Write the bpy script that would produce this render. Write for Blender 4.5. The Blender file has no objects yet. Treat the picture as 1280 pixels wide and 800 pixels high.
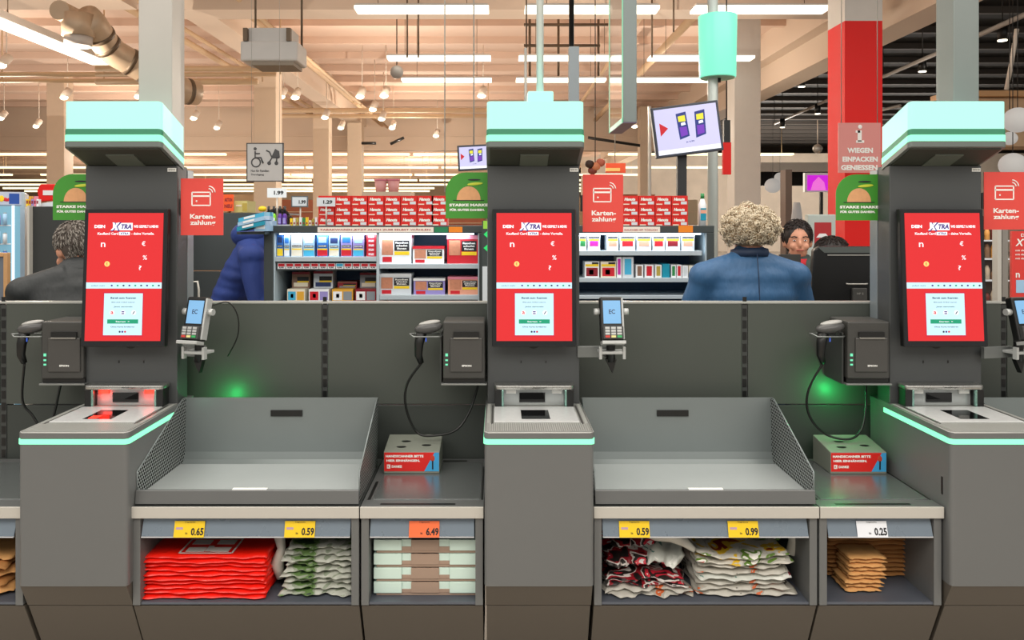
import bpy, bmesh, math, random
from mathutils import Vector, Matrix
R = math.radians
S = bpy.context.scene
COL = S.collection
# ---------------------------------------------------------------- camera, world, exposure
CAM_Z, F = 1.6, 1000.0
cam = bpy.data.objects.new('camera', bpy.data.cameras.new('camera')); COL.objects.link(cam)
cam.location = (0, 0, CAM_Z); cam.rotation_euler = (R(90), 0, 0)
cam.data.sensor_width = 36; cam.data.lens = F * 36 / 1280
cam.data.shift_x = (640 - 622) / 1280; cam.data.shift_y = -(400 - 278) / 1280
cam.data.clip_end = 300; cam.data.clip_start = .05
S.camera = cam
S.view_settings.view_transform = 'Standard'; S.view_settings.look = 'None'
S.view_settings.gamma = 1; S.view_settings.use_curve_mapping = False
S.view_settings.exposure = 0.0
w = bpy.data.worlds.new('store_air'); S.world = w; w.use_nodes = True
w.node_tree.nodes['Background'].inputs[0].default_value = (1, .955, .90, 1)
w.node_tree.nodes['Background'].inputs[1].default_value = .55
def area(name, loc, sx, sy, power, color=(1, .93, .84), rot=(0, 0, 0)):
    l = bpy.data.lights.new(name, 'AREA'); l.shape = 'RECTANGLE'; l.size = sx; l.size_y = sy
    l.energy = power; l.color = color
    o = bpy.data.objects.new(name, l); COL.objects.link(o); o.location = loc; o.rotation_euler = rot
    return o
area('ceiling_lamps_front', (0, -1.2, 4.1), 9, 3.2, 400)
area('ceiling_lamps_aisle', (0, 3.6, 4.3), 12, 3.2, 330)
area('ceiling_fill_near', (-6, 15, 4.12), 20, 16, 330, (1, .87, .76), (R(180), 0, 0))  # unseen up-facing panels, near and far, added to brighten the ceiling
area('ceiling_fill_far', (-8, 42, 4.12), 34, 34, 800, (1, .86, .72), (R(180), 0, 0))

def lamp(loc, e, color=(1, .88, .74), name='hall_fill'):  # point lights without a fixture, added to fill hall and shop
    l = bpy.data.lights.new(name, 'POINT'); l.energy = e; l.color = color; l.shadow_soft_size = .0
    o = bpy.data.objects.new(name, l); COL.objects.link(o); o.location = loc; return o
for _x, _y, _e in [(-5, 9, 170), (1.5, 9.5, 130), (-9, 14, 260), (-2, 14.5, 260), (3.5, 15, 200), (-10, 21, 420), (-2, 21, 420), (-14, 31, 800), (-3, 31, 800), (-20, 44, 1500), (-4, 44, 1500), (-14, 60, 2000), (9, 13, 120), (10, 24, 500), (14, 36, 900)]:
    lamp((_x, _y, 3.3), _e * .55)
lamp((11, 34, 2.4), 1300, (1, .93, .86)); lamp((19, 36, 2.4), 900, (1, .93, .86))
def PX(px, D): return (px - 622) * D / F
def PZ(py, D): return CAM_Z - (py - 278) * D / F

# ---------------------------------------------------------------- materials
def lin(h):
    if not isinstance(h, str): return h
    h = h.lstrip('#'); c = [int(h[i:i+2], 16) / 255 for i in (0, 2, 4)]
    return tuple(v / 12.92 if v <= .04045 else ((v + .055) / 1.055) ** 2.4 for v in c)
MATS = {}
def mat(name, color='#808080', rough=.5, metal=0., emit=0., noise=.06, scale=8., bump=0., bscale=60., alpha=1., trans=0., stretch=None, coat=0., spec=None):
    if name in MATS: return MATS[name]
    m = bpy.data.materials.new(name); m.use_nodes = True; nt = m.node_tree; n = nt.nodes; L = nt.links
    b = n['Principled BSDF']; c = lin(color)
    b.inputs['Roughness'].default_value = rough; b.inputs['Metallic'].default_value = metal
    b.inputs['Base Color'].default_value = (*c, 1)
    if spec is not None: b.inputs['Specular IOR Level'].default_value = spec
    tc = n.new('ShaderNodeTexCoord'); src = tc.outputs['Object']
    if stretch:
        mp = n.new('ShaderNodeMapping'); mp.inputs['Scale'].default_value = stretch; L.new(src, mp.inputs[0]); src = mp.outputs[0]
    if noise and not emit:
        t = n.new('ShaderNodeTexNoise'); t.inputs['Scale'].default_value = scale; t.inputs['Detail'].default_value = 4
        L.new(src, t.inputs['Vector'])
        r = n.new('ShaderNodeMapRange'); r.inputs[3].default_value = 1 - noise; r.inputs[4].default_value = 1 + noise
        L.new(t.outputs[0], r.inputs[0])
        mx = n.new('ShaderNodeVectorMath'); mx.operation = 'SCALE'; mx.inputs[0].default_value = c
        L.new(r.outputs[0], mx.inputs['Scale']); L.new(mx.outputs[0], b.inputs['Base Color'])
        r2 = n.new('ShaderNodeMapRange'); r2.inputs[3].default_value = max(0, rough - .05); r2.inputs[4].default_value = min(1, rough + .05)
        L.new(t.outputs[0], r2.inputs[0]); L.new(r2.outputs[0], b.inputs['Roughness'])
    if bump:
        t = n.new('ShaderNodeTexNoise'); t.inputs['Scale'].default_value = bscale; t.inputs['Detail'].default_value = 3
        L.new(src, t.inputs['Vector'])
        bp = n.new('ShaderNodeBump'); bp.inputs['Strength'].default_value = 1; bp.inputs['Distance'].default_value = bump
        L.new(t.outputs[0], bp.inputs['Height']); L.new(bp.outputs[0], b.inputs['Normal'])
    if emit:
        b.inputs['Emission Color'].default_value = (*c, 1); b.inputs['Emission Strength'].default_value = emit
        b.inputs['Base Color'].default_value = (c[0] * .3, c[1] * .3, c[2] * .3, 1)
    if alpha < 1: b.inputs['Alpha'].default_value = alpha
    if trans: b.inputs['Transmission Weight'].default_value = trans
    if coat: b.inputs['Coat Weight'].default_value = coat
    MATS[name] = m; return m
def ramp_mat(name, colors, scale=20., rough=.6, kind='noise', stretch=(1, 1, 1), bump=.002, dist=1.2):
    """printed film or paper: patches of several ink colours"""
    if name in MATS: return MATS[name]
    m = bpy.data.materials.new(name); m.use_nodes = True; nt = m.node_tree; n = nt.nodes; L = nt.links
    b = n['Principled BSDF']; b.inputs['Roughness'].default_value = rough
    tc = n.new('ShaderNodeTexCoord'); mp = n.new('ShaderNodeMapping'); mp.inputs['Scale'].default_value = stretch
    L.new(tc.outputs['Object'], mp.inputs[0])
    t = n.new('ShaderNodeTexNoise'); t.inputs['Scale'].default_value = scale; t.inputs['Detail'].default_value = 2.5
    t.inputs['Distortion'].default_value = dist
    L.new(mp.outputs[0], t.inputs['Vector'])
    cr = n.new('ShaderNodeValToRGB'); cr.color_ramp.interpolation = 'CONSTANT'
    while len(cr.color_ramp.elements) < len(colors): cr.color_ramp.elements.new(.5)
    for e, (p, c) in zip(cr.color_ramp.elements, colors): e.position = p; e.color = (*lin(c), 1)
    L.new(t.outputs[0], cr.inputs[0]); L.new(cr.outputs[0], b.inputs['Base Color'])
    bp = n.new('ShaderNodeBump'); bp.inputs['Distance'].default_value = bump
    L.new(t.outputs[0], bp.inputs['Height']); L.new(bp.outputs[0], b.inputs['Normal'])
    MATS[name] = m; return m
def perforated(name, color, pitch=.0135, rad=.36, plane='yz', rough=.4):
    """punched sheet metal skin, the shaded gap behind painted black into its holes"""
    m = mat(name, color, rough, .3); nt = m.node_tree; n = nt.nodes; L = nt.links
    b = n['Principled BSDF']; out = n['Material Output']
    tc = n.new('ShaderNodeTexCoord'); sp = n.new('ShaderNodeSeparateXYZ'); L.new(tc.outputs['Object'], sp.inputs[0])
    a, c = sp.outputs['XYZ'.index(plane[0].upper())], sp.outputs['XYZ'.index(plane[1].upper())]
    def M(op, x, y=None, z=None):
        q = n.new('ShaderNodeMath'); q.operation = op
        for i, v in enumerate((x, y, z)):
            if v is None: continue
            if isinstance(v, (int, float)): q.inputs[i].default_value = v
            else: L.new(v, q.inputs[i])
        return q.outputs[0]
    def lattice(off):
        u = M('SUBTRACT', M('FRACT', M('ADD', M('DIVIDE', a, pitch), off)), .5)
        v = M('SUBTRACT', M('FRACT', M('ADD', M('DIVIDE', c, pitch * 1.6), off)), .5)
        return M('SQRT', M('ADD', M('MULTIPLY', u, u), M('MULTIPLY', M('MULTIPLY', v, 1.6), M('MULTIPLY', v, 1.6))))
    hole_shade = n.new('ShaderNodeBsdfDiffuse'); hole_shade.inputs[0].default_value = (.006, .006, .006, 1)  # shade seen through the holes, put in as near-black colour
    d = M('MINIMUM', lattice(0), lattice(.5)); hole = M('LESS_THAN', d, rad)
    tr = hole_shade; mx = n.new('ShaderNodeMixShader')
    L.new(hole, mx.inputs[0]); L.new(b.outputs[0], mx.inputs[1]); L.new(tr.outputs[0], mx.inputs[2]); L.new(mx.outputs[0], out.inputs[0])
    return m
def plain(hexc, rough=.5, emit=0., metal=0.):
    return mat(f'ink_{hexc.strip("#")}_{rough}_{emit}_{metal}', hexc, rough, metal, emit, noise=.03)

# ---------------------------------------------------------------- text
_TX = {}
def text_geo(s, bold=0.):
    k = (s, bold)
    if k in _TX: return _TX[k]
    c = bpy.data.curves.new('t', 'FONT'); c.body = s; c.size = 1; c.offset = bold; c.resolution_u = 2; c.fill_mode = 'FRONT'
    o = bpy.data.objects.new('t', c); COL.objects.link(o); bpy.context.view_layer.update()
    dg = bpy.context.evaluated_depsgraph_get()
    me = bpy.data.meshes.new_from_object(o.evaluated_get(dg))
    vs = [(v.co.x, v.co.y) for v in me.vertices]; fs = [tuple(p.vertices) for p in me.polygons]
    bpy.data.objects.remove(o); bpy.data.curves.remove(c); bpy.data.meshes.remove(me)
    x0 = min(v[0] for v in vs); x1 = max(v[0] for v in vs); y0 = min(v[1] for v in vs); y1 = max(v[1] for v in vs)
    _TX[k] = (vs, fs, x0, x1, y0, y1); return _TX[k]

# ---------------------------------------------------------------- mesh builder (world coordinates)
class MB:
    def __init__(s): s.v = []; s.f = []; s.m = []; s.mats = []; s.sm = []
    def mi(s, m):
        if m not in s.mats: s.mats.append(m)
        return s.mats.index(m)
    def add(s, vs, fs, m, smooth=False):
        o = len(s.v); s.v += [Vector(v) for v in vs]; i = s.mi(m)
        for f in fs: s.f.append([o + k for k in f]); s.m.append(i); s.sm.append(smooth)
        return s
    def box(s, x0, x1, y0, y1, z0, z1, m):
        vs = [(x, y, z) for x in (x0, x1) for y in (y0, y1) for z in (z0, z1)]
        return s.add(vs, [(0, 1, 3, 2), (4, 6, 7, 5), (0, 4, 5, 1), (2, 3, 7, 6), (0, 2, 6, 4), (1, 5, 7, 3)], m)
    def prism(s, poly, axis, lo, hi, m, smooth=False):
        """poly: 2-D outline in the two other axes (order xyz)"""
        def P(a, b, t): return {'x': (t, a, b), 'y': (a, t, b), 'z': (a, b, t)}[axis]
        n = len(poly); vs = [P(a, b, lo) for a, b in poly] + [P(a, b, hi) for a, b in poly]
        ar = sum(poly[i][0] * poly[(i + 1) % n][1] - poly[(i + 1) % n][0] * poly[i][1] for i in range(n))
        fl = (ar > 0) != (axis == 'y')
        lo_f = tuple(range(n))[::-1] if fl else tuple(range(n)); hi_f = tuple(range(n, 2 * n)) if fl else tuple(range(n, 2 * n))[::-1]
        s.add(vs, [lo_f, hi_f], m)
        side = [((i, (i + 1) % n, n + (i + 1) % n, n + i) if fl else (i, n + i, n + (i + 1) % n, (i + 1) % n)) for i in range(n)]
        o = len(s.v) - 2 * n; k = s.mi(m)
        for f in side: s.f.append([o + q for q in f]); s.m.append(k); s.sm.append(smooth)
        return s
    def quad(s, pts, m): return s.add(pts, [tuple(range(len(pts)))], m)
    def patch(s, x0, x1, z0, z1, y, m, t=.0006):
        """thin printed patch on a face that looks at -y"""
        return s.box(x0, x1, y - t, y, z0, z1, m)
    def cyl(s, p0, p1, r0, m, r1=None, seg=20, caps=True):
        r1 = r0 if r1 is None else r1; p0, p1 = Vector(p0), Vector(p1); d = (p1 - p0).normalized()
        u = d.orthogonal().normalized(); w_ = d.cross(u); vs = []
        for p, r in ((p0, r0), (p1, r1)):
            vs += [p + (u * math.cos(a) + w_ * math.sin(a)) * r for a in (2 * math.pi * i / seg for i in range(seg))]
        s.add(vs, [(i, (i + 1) % seg, seg + (i + 1) % seg, seg + i) for i in range(seg)], m, True)
        if caps:
            o = len(s.v) - 2 * seg; k = s.mi(m)
            s.f += [[o + i for i in range(seg)][::-1], [o + seg + i for i in range(seg)]]; s.m += [k, k]; s.sm += [False, False]
        return s
    def tube(s, pts, r, m, seg=8, radii=None):
        pts = [Vector(p) for p in pts]; n = len(pts); vs = []; u = None
        for i, p in enumerate(pts):
            d = (pts[min(i + 1, n - 1)] - pts[max(i - 1, 0)]).normalized()
            if u is None: u = d.orthogonal().normalized()
            u = (u - d * u.dot(d)); u = u.normalized() if u.length > 1e-6 else d.orthogonal().normalized()
            w_ = d.cross(u); rr = radii[i] if radii else r
            vs += [p + (u * math.cos(a) + w_ * math.sin(a)) * rr for a in (2 * math.pi * k / seg for k in range(seg))]
        fs = [(i * seg + k, i * seg + (k + 1) % seg, (i + 1) * seg + (k + 1) % seg, (i + 1) * seg + k) for i in range(n - 1) for k in range(seg)]
        fs += [tuple(range(seg))[::-1], tuple(range((n - 1) * seg, n * seg))]
        return s.add(vs, fs, m, True)
    def ell(s, c, r, m, seg=20, rings=12, rot=None):
        r = (r, r, r) if isinstance(r, (int, float)) else r; c = Vector(c); vs = []; fs = []
        vs.append(Vector((0, 0, r[2])))
        for i in range(1, rings):
            t = math.pi * i / rings
            vs += [Vector((r[0] * math.sin(t) * math.cos(a), r[1] * math.sin(t) * math.sin(a), r[2] * math.cos(t))) for a in (2 * math.pi * k / seg for k in range(seg))]
        vs.append(Vector((0, 0, -r[2]))); L_ = len(vs) - 1
        fs += [(0, 1 + k, 1 + (k + 1) % seg) for k in range(seg)]
        for i in range(rings - 2):
            a = 1 + i * seg; b = a + seg
            fs += [(a + k, b + k, b + (k + 1) % seg, a + (k + 1) % seg) for k in range(seg)]
        a = 1 + (rings - 2) * seg
        fs += [(a + (k + 1) % seg, a + k, L_) for k in range(seg)]
        if rot is not None: vs = [rot @ v for v in vs]
        return s.add([v + c for v in vs], fs, m, True)
    def loft(s, st, m, seg=24):
        """st: list of (x, y, z, rx, ry): elliptical rings"""
        vs = []
        for x, y, z, rx, ry in st:
            vs += [(x + rx * math.cos(a), y + ry * math.sin(a), z) for a in (2 * math.pi * k / seg for k in range(seg))]
        n = len(st)
        fs = [(i * seg + k, i * seg + (k + 1) % seg, (i + 1) * seg + (k + 1) % seg, (i + 1) * seg + k) for i in range(n - 1) for k in range(seg)]
        fs += [tuple(range(seg))[::-1], tuple(range((n - 1) * seg, n * seg))]
        return s.add(vs, fs, m, True)
    def text(s, t, cx, cz, y, h, m, width=None, bold=.02, slant=0., back=False):
        vs, fs, x0, x1, y0, y1 = text_geo(t, bold)
        k = h / (y1 - y0); kx = k if width is None else width / (x1 - x0)
        X = [((v[0] - (x0 + x1) / 2) * kx + slant * (v[1] - y0) * k, (v[1] - (y0 + y1) / 2) * k) for v in vs]
        sg = -1 if back else 1
        return s.add([(cx + sg * a, y, cz + b) for a, b in X], fs, m)
    def build(s, name, parent=None, pivot=None, bevel=0., smooth=None, label=None, cat=None, group=None, kind=None, seg=2):
        me = bpy.data.meshes.new(name)
        po = origin(parent) if parent else Vector((0, 0, 0))
        if pivot is None:
            if parent: pivot = po
            else:
                xs = [v.x for v in s.v]; ys = [v.y for v in s.v]; zs = [v.z for v in s.v]
                pivot = ((min(xs) + max(xs)) / 2, (min(ys) + max(ys)) / 2, min(zs))
        pivot = Vector(pivot)
        me.from_pydata([tuple(v - pivot) for v in s.v], [], s.f)
        for m_ in s.mats: me.materials.append(m_)
        me.polygons.foreach_set('material_index', s.m)
        me.polygons.foreach_set('use_smooth', [bool(x) if smooth is None else smooth for x in s.sm]); me.update()
        o = bpy.data.objects.new(name, me); COL.objects.link(o); o.location = pivot - po
        if parent: o.parent = parent
        if bevel:
            b = o.modifiers.new('Bevel', 'BEVEL'); b.width = bevel; b.segments = seg; b.limit_method = 'ANGLE'; b.angle_limit = R(35)
        tag(o, label, cat, group, kind); return o
def origin(o):
    v = Vector((0, 0, 0))
    while o: v += o.location; o = o.parent
    return v
def tag(o, label=None, cat=None, group=None, kind=None):
    if label: o['label'] = label
    if cat: o['category'] = cat
    if group: o['group'] = group
    if kind: o['kind'] = kind
def thing(name, label, cat, loc=(0, 0, 0), group=None):
    o = bpy.data.objects.new(name, None); COL.objects.link(o); o.location = loc; o.empty_display_size = .1
    tag(o, label, cat, group); return o
def struct(name, mb, bevel=0.): return mb.build(name, kind='structure', bevel=bevel)
ORD = ['first', 'second', 'third', 'fourth', 'fifth', 'sixth', 'seventh', 'eighth', 'ninth', 'tenth', 'eleventh', 'twelfth']

# shared materials
ANT = mat('anthracite_paint', '#6c6e6e', .42, .15, noise=.05, scale=3, bump=.00015, bscale=900)
ANT_D = mat('dark_anthracite_paint', '#3c3f3e', .5, .1, noise=.08, scale=2, bump=.00015, bscale=900)
ANT_C = mat('column_paint', '#46494a', .45, .1, noise=.05, scale=3, bump=.00015, bscale=900)
PLI = mat('plinth_panel', '#5d574f', .5, .1, noise=.06, scale=3)
BLK = mat('black_plastic', '#101111', .38, noise=.1, scale=20)
BLK2 = mat('charcoal_plastic', '#3d3d3b', .42, noise=.08, scale=15, bump=.0002, bscale=1200)
GLOSSB = mat('black_glass', '#060708', .06, noise=0)
STEEL = mat('brushed_steel', '#b4b4b0', .28, .95, noise=.08, scale=30, stretch=(1, 20, 1))
SILV = mat('satin_aluminium', '#a7a5a0', .35, .6, noise=.03)
TRAYM = mat('tray_grey_steel', '#7d8585', .3, .35, noise=.05, scale=4)
TRAYF = mat('tray_front_steel', '#6f7171', .36, .4, noise=.05, scale=4)
STRIP = mat('counter_edge_strip', '#c0bdb5', .4, .1, noise=.03)
LED = mat('green_led_line', '#8cffc4', .4, emit=1.25)
WHT = mat('white_print', '#f2f2ee', .5, noise=.02)
GLOWW = mat('screen_white', '#f4fbff', .3, emit=.9)
# ---------------------------------------------------------------- the building
FLM = mat('floor_tiles', '#a89f93', .25, noise=.08, scale=2)
CEI = mat('beige_ceiling', '#dcc2b0', .8, noise=.04, scale=.7)
CEB = mat('beam_paint', '#d8c5b2', .75, noise=.04, scale=1)
DARKC = mat('dark_ceiling_paint', '#0b0a0a', .8, noise=.1)
DARKR = mat('dark_ceiling_rib', '#4c4743', .7, noise=.1)
WALLB = mat('warm_far_wall', '#c9b49c', .8, noise=.05, scale=.5)
PIL = mat('pillar_paint', '#d9c6b0', .7, noise=.04)
PILW = mat('white_pillar_paint', '#d8d2ca', .6, noise=.04)
f = MB(); f.box(-45, 45, -6, 76, -.1, 0, FLM); struct('floor', f)
c = MB(); c.box(-45, 5.45, 7.0, 76, 5.25, 5.4, CEI)
for i in range(40):
    y = 8.6 + i * 1.42
    c.box(-45, 5.4, y, y + .14, 5.11, 5.25, CEI)
struct('ceiling', c)
c = MB(); c.box(5.45, 45, 4, 76, 6.2, 6.35, DARKC)
for i in range(34):
    y = 10 + i * 1.75
    c.box(5.5, 40, y, y + .14, 6.05, 6.2, DARKR)
struct('ceiling_dark', c)
w_ = MB(); w_.box(-45, 45, 74, 74.3, 0, 6.5, WALLB); struct('wall_back', w_)
w_ = MB(); w_.box(-45.2, -45, -6, 74, 0, 6.5, WALLB); struct('wall_left', w_)
w_ = MB(); w_.box(45, 45.2, -6, 74, 0, 6.5, WALLB); struct('wall_right', w_)
w_ = MB(); w_.box(-45, 5.3, 25, 25.4, 3.85, 5.25, CEB); w_.box(-45, 5.3, 24.95, 25.0, 4.28, 4.34, CEB); struct('beam_far_cross', w_)
w_ = MB(); w_.box(-4.6, 5.1, 10.6, 11.1, 4.42, 5.11, CEB); w_.box(-12.5, -5.0, 10.6, 11.1, 4.55, 5.11, CEB); struct('beam_near_cross', w_)
w_ = MB(); w_.box(5.4, 5.9, 6, 40, 4.3, 6.2, CEB); w_.box(5.15, 5.4, 6, 40, 4.75, 5.25, CEB); struct('beam_right', w_)
w_ = MB(); w_.box(-4.55, -4.1, 8, 25, 4.58, 5.25, CEB); struct('beam_left', w_)
# pipes and ducts
PIPE = mat('beige_pipe_paint', '#d4b794', .6, noise=.05)
for i, (x, z, y0, y1, r) in enumerate([(-3.6, 4.62, 9, 24.9, .05), (-3.42, 4.55, 9, 24.9, .035), (-5.6, 4.85, 9, 24, .06), (-5.35, 4.9, 9, 24, .04), (2.3, 4.9, 9, 24.5, .045), (3.0, 4.75, 12, 24.5, .07)]):
    m = MB(); m.tube([(x, y0, z), (x, (y0 + y1) / 2, z), (x, y1, z)], r, PIPE, 10)
    m.build('ceiling_pipe', label=['beige pipe along the ceiling just right of the hanging air unit', 'thinner beige pipe below and beside the one at the air unit', 'beige pipe running under the ceiling over the silver duct', 'thin beige pipe beside the duct under the ceiling', 'beige pipe receding along the ceiling behind the hanging glass sign', 'thick beige pipe receding near the white pillar under the ceiling'][i], cat='pipe')
for i, (px0, px1, py, D, r) in enumerate([(120, 345, 86, 12.5, .045), (120, 345, 93, 12.6, .035), (120, 322, 102, 12.8, .05), (-10, 175, 93, 13, .04), (-10, 175, 101, 13.2, .035), (322, 610, 138, 20, .06), (322, 610, 145, 20.4, .05)]):
    m = MB(); m.tube([(PX(px0, D), D, PZ(py, D)), (PX((px0 + px1) / 2, D), D, PZ(py, D)), (PX(px1, D), D, PZ(py, D))], r, PIPE, 8)
    for q in (px0, px1): m.cyl((PX(q, D) * .98, D, PZ(py, D)), (PX(q, D) * .98, D, 5.245), .012, PIPE, seg=6)
    m.build('cross_pipe', label=['upper of three beige pipes crossing below the silver duct', 'middle of three beige pipes crossing below the silver duct', 'lowest of three beige pipes crossing below the silver duct', 'upper beige pipe crossing the ceiling at far left', 'lower beige pipe crossing the ceiling at far left', 'upper of two long pipes crossing behind the beige pillars', 'lower of two long pipes crossing behind the beige pillars'][i], cat='pipe')
DUCT = mat('galvanised_duct', '#c9b196', .45, .3, noise=.12, scale=6)
DUCTD = mat('duct_joint', '#6b5a48', .5, .4)
t = thing('ventilation_duct', 'round metal ventilation duct bending down behind the left grey post', 'duct', (PX(100, 9), 9, PZ(40, 9)))
D = 9.0; pts = [(108, 22), (116, 30), (124, 42), (132, 55), (143, 66), (160, 76), (178, 86), (200, 98), (216, 106), (232, 114), (246, 116)]
P3 = [(PX(a, D + i * .12), D + i * .12, PZ(b, D + i * .12)) for i, (a, b) in enumerate(pts)]
m = MB(); m.tube(P3, .16, DUCT, 20); m.build('duct_pipe', t)
for k in (2, 3, 5, 6, 9):
    a, b = Vector(P3[k]), Vector(P3[k + 1]); d = (b - a).normalized(); m = MB(); m.cyl(a, a + d * .05, .168, DUCTD, seg=20); m.build('joint_ring', t)
m = MB(); m.cyl((PX(98, 9), 9, PZ(18, 9)), (PX(98, 9), 9, PZ(46, 9)), .17, DUCT, seg=24); m.cyl((PX(98, 9), 9, PZ(46, 9)), (PX(98, 9), 9, PZ(58, 9)), .15, mat('duct_outlet', '#cfc6bd', .5), .14, seg=24)
m.build('outlet', t)
m = MB(); m.cyl((PX(83, 9), 8.85, PZ(17, 9)), (PX(83, 9), 9.2, PZ(17, 9)), .11, DUCT, seg=20); m.build('end_cap', t)
# air unit
t = thing('air_unit', 'pale grey box-shaped air unit hanging under the ceiling beam', 'air conditioner', (PX(337, 8), 8, PZ(82, 8)))
ACM = mat('air_unit_casing', '#c9c5c0', .5)
D = 8; m = MB(); m.box(PX(308, D), PX(362, D), D + .05, D + .38, PZ(52, D), PZ(33, D), ACM); m.build('upper_casing', t, bevel=.01)
m = MB(); m.box(PX(300, D), PX(372, D), D, D + .4, PZ(76, D), PZ(51, D), ACM); m.build('lower_casing', t, bevel=.02)
m = MB(); m.box(PX(314, D), PX(366, D), D + .02, D + .38, PZ(81, D), PZ(76, D), mat('air_grille', '#8d8070', .6)); m.build('intake_grille', t)
for a in (304, 358): m = MB(); m.box(PX(a, D), PX(a + 5, D), D - .01, D + .05, PZ(51, D), PZ(35, D), DUCTD); m.build('bracket', t)
for a in (308, 368): m = MB(); m.cyl((PX(a, D), D + .3, PZ(52, D)), (PX(a, D), D + .3, 4.58), .012, DUCTD, seg=8); m.build('rod', t)
# pillars
def pillar(x0, x1, D, dep, z1, m, label, name='pillar'):
    b = MB(); b.box(PX(x0, D), PX(x1, D), D, D + dep, 0, z1, m); o = b.build(name, kind='structure', bevel=.01); return o
pillar(317, 345, 15, .42, 5.11, PIL, ''); pillar(391, 411, 21.5, .42, 5.11, PIL, ''); pillar(434, 452, 24, .42, 5.11, PIL, '')
pillar(918, 951, 12.2, .4, 4.76, PILW, ''); pillar(800, 812, 24, .4, 5.1, PIL, ''); pillar(58, 80, 19, .42, 5.11, PIL, '')
# red column
REDC = mat('red_column_paint', '#e60c04', .6, noise=.02); REDW = mat('red_column_top', '#d5cfc8', .6)
b = MB(); D = 8.2; b.box(PX(1056, D), PX(1103, D), D, D + .42, 0, PZ(26, D), REDC); b.box(PX(1056, D), PX(1103, D), D, D + .42, PZ(26, D), 6.2, REDW); struct('column_red', b)
# background shop front on the right
SHB = mat('shop_beige', '#cdbfae', .7, noise=.2, scale=1.2)
b = MB(); b.box(PX(948, 26), PX(1110, 26), 26, 26.3, 2.8, 3.5, DARKC); b.box(PX(948, 24), PX(1110, 24), 24, 24.3, PZ(214, 24), PZ(203, 24), PILW); struct('trim_fascia', b)
b = MB(); b.box(4.6, 30, 44, 44.2, 0, 5.4, SHB); struct('wall_shop', b)
b = MB(); b.box(PX(982, 16), PX(990, 16), 16, 16.3, 0, PZ(212, 16), mat('brown_post', '#6f6058', .6)); struct('pillar_brown', b)
WOOD = mat('pale_wood', '#c79a6a', .55, noise=.12, scale=4, stretch=(1, 8, 8))
b = MB(); D = 10
b.box(PX(1190, D), PX(1500, D), D, D + .5, PZ(120, D), PZ(113, D), WOOD); b.box(PX(1190, D), PX(1500, D), D + .1, D + .6, PZ(182, D), PZ(121, D), mat('wood_panel', '#c9a885', .6, noise=.1, scale=3)); struct('trim_wood_canopy', b)
# glossy / lit things beyond
LAMPW = mat('lantern_paper', '#f3efe9', .7, emit=.35)
for i, (px, py, r, D) in enumerate([(1272, 150, 17, 7.5), (1262, 173, 9, 7.9), (1266, 206, 16, 7.7), (966, 232, 10, 20), (975, 222, 7, 22)]):
    m = MB(); m.ell((PX(px, D), D, PZ(py, D)), (r * D / F, r * D / F, r * D / F * .92), LAMPW); m.cyl((PX(px, D), D, PZ(py, D)), (PX(px, D), D, 4.2), .004, BLK, seg=6)
    m.build('paper_lantern', label=['large round white paper lantern at the upper right edge', 'small white paper lantern between two larger ones', 'white paper lantern just above the right card payment sign', 'hazy white lantern far behind the curly haired person', 'small distant white lantern above and behind the curly haired person'][i], cat='lantern')
# lights
TUBE = mat('fluorescent_tube', '#fff8e4', .5, emit=2.2)
HOUS = mat('lamp_housing', '#cfcac4', .5)
def fixture(x0, x1, y, z, w=.12, label='', group=None, strength=0):
    t = thing('linear_light', label, 'ceiling light', ((x0 + x1) / 2, y, z), group)
    m = MB(); m.box(x0 + .01, x1 - .01, y - w / 2 + .01, y + w / 2 - .01, z + .035, z + .06, HOUS); m.build('housing', t)
    m = MB(); m.box(x0, x1, y - w / 2, y + w / 2, z, z + .035, TUBE); m.build('diffuser', t)
    for x in (x0 + .25, x1 - .25): m = MB(); m.cyl((x, y, z + .06), (x, y, 5.245), .004, DUCTD, seg=6); m.build('suspension_wire', t)
    return t
ZL = 4.0
for r_, D in enumerate((9.1, 11.75, 13.5)):
    for i, (a, b) in enumerate([(-1.61, -.1), (.31, 1.82), (2.22, 3.74)]):
        fixture(a, b, D, ZL - .01 * r_, .26, f"white linear ceiling light, {['left', 'middle', 'right'][i]} one of the {['nearest', 'middle', 'farthest'][r_]} row of three", 'suspended linear lights in three rows')
t = thing('linear_light', 'long white light fixture running away from the viewer at the top left corner', 'ceiling light', (-6, 11, 4))
m = MB(); m.box(-6.13, -5.87, 8.8, 12.1, 3.98, 4.02, TUBE); m.build('diffuser', t)
m = MB(); m.prism([(-6.15, 4.02), (-5.85, 4.02), (-5.92, 4.14), (-6.08, 4.14)], 'y', 8.8, 12.1, HOUS); m.build('housing', t)
for yy in (9.8, 11.6): m = MB(); m.cyl((-6, yy, 4.1), (-6, yy, 5.25), .006, DUCTD, seg=6); m.build('suspension_wire', t)
WARMT = mat('warm_tube', '#fff0c0', .5, emit=1.9)
rng = random.Random(3)
for r_, D in enumerate((28.6, 35.5, 41, 46.5, 52, 57.5, 63)):
    x = -27 - r_ * 1.7
    while x < 6:
        ln = 5.0 + rng.random() * 1.6
        m = MB(); m.box(x, x + ln, D - .12, D + .12, ZL, ZL + .07 + r_ * .01, WARMT)
        for q in (x + .4, x + ln - .4): m.cyl((q, D, ZL + .07), (q, D, 5.25), .012, PIPE, seg=5)
        m.build('strip_light', label=f'warm distant ceiling strip light in the {ORD[r_]} row behind the cross beam', cat='ceiling light', group=f'distant strip lights, {ORD[r_]} row')
        x += ln + .15 + (rng.random() < .3) * 1.4
SPOTE = mat('spot_lens', '#fff3d8', .4, emit=4)
SPH = mat('spot_housing', '#d9cdbf', .5)
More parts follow.
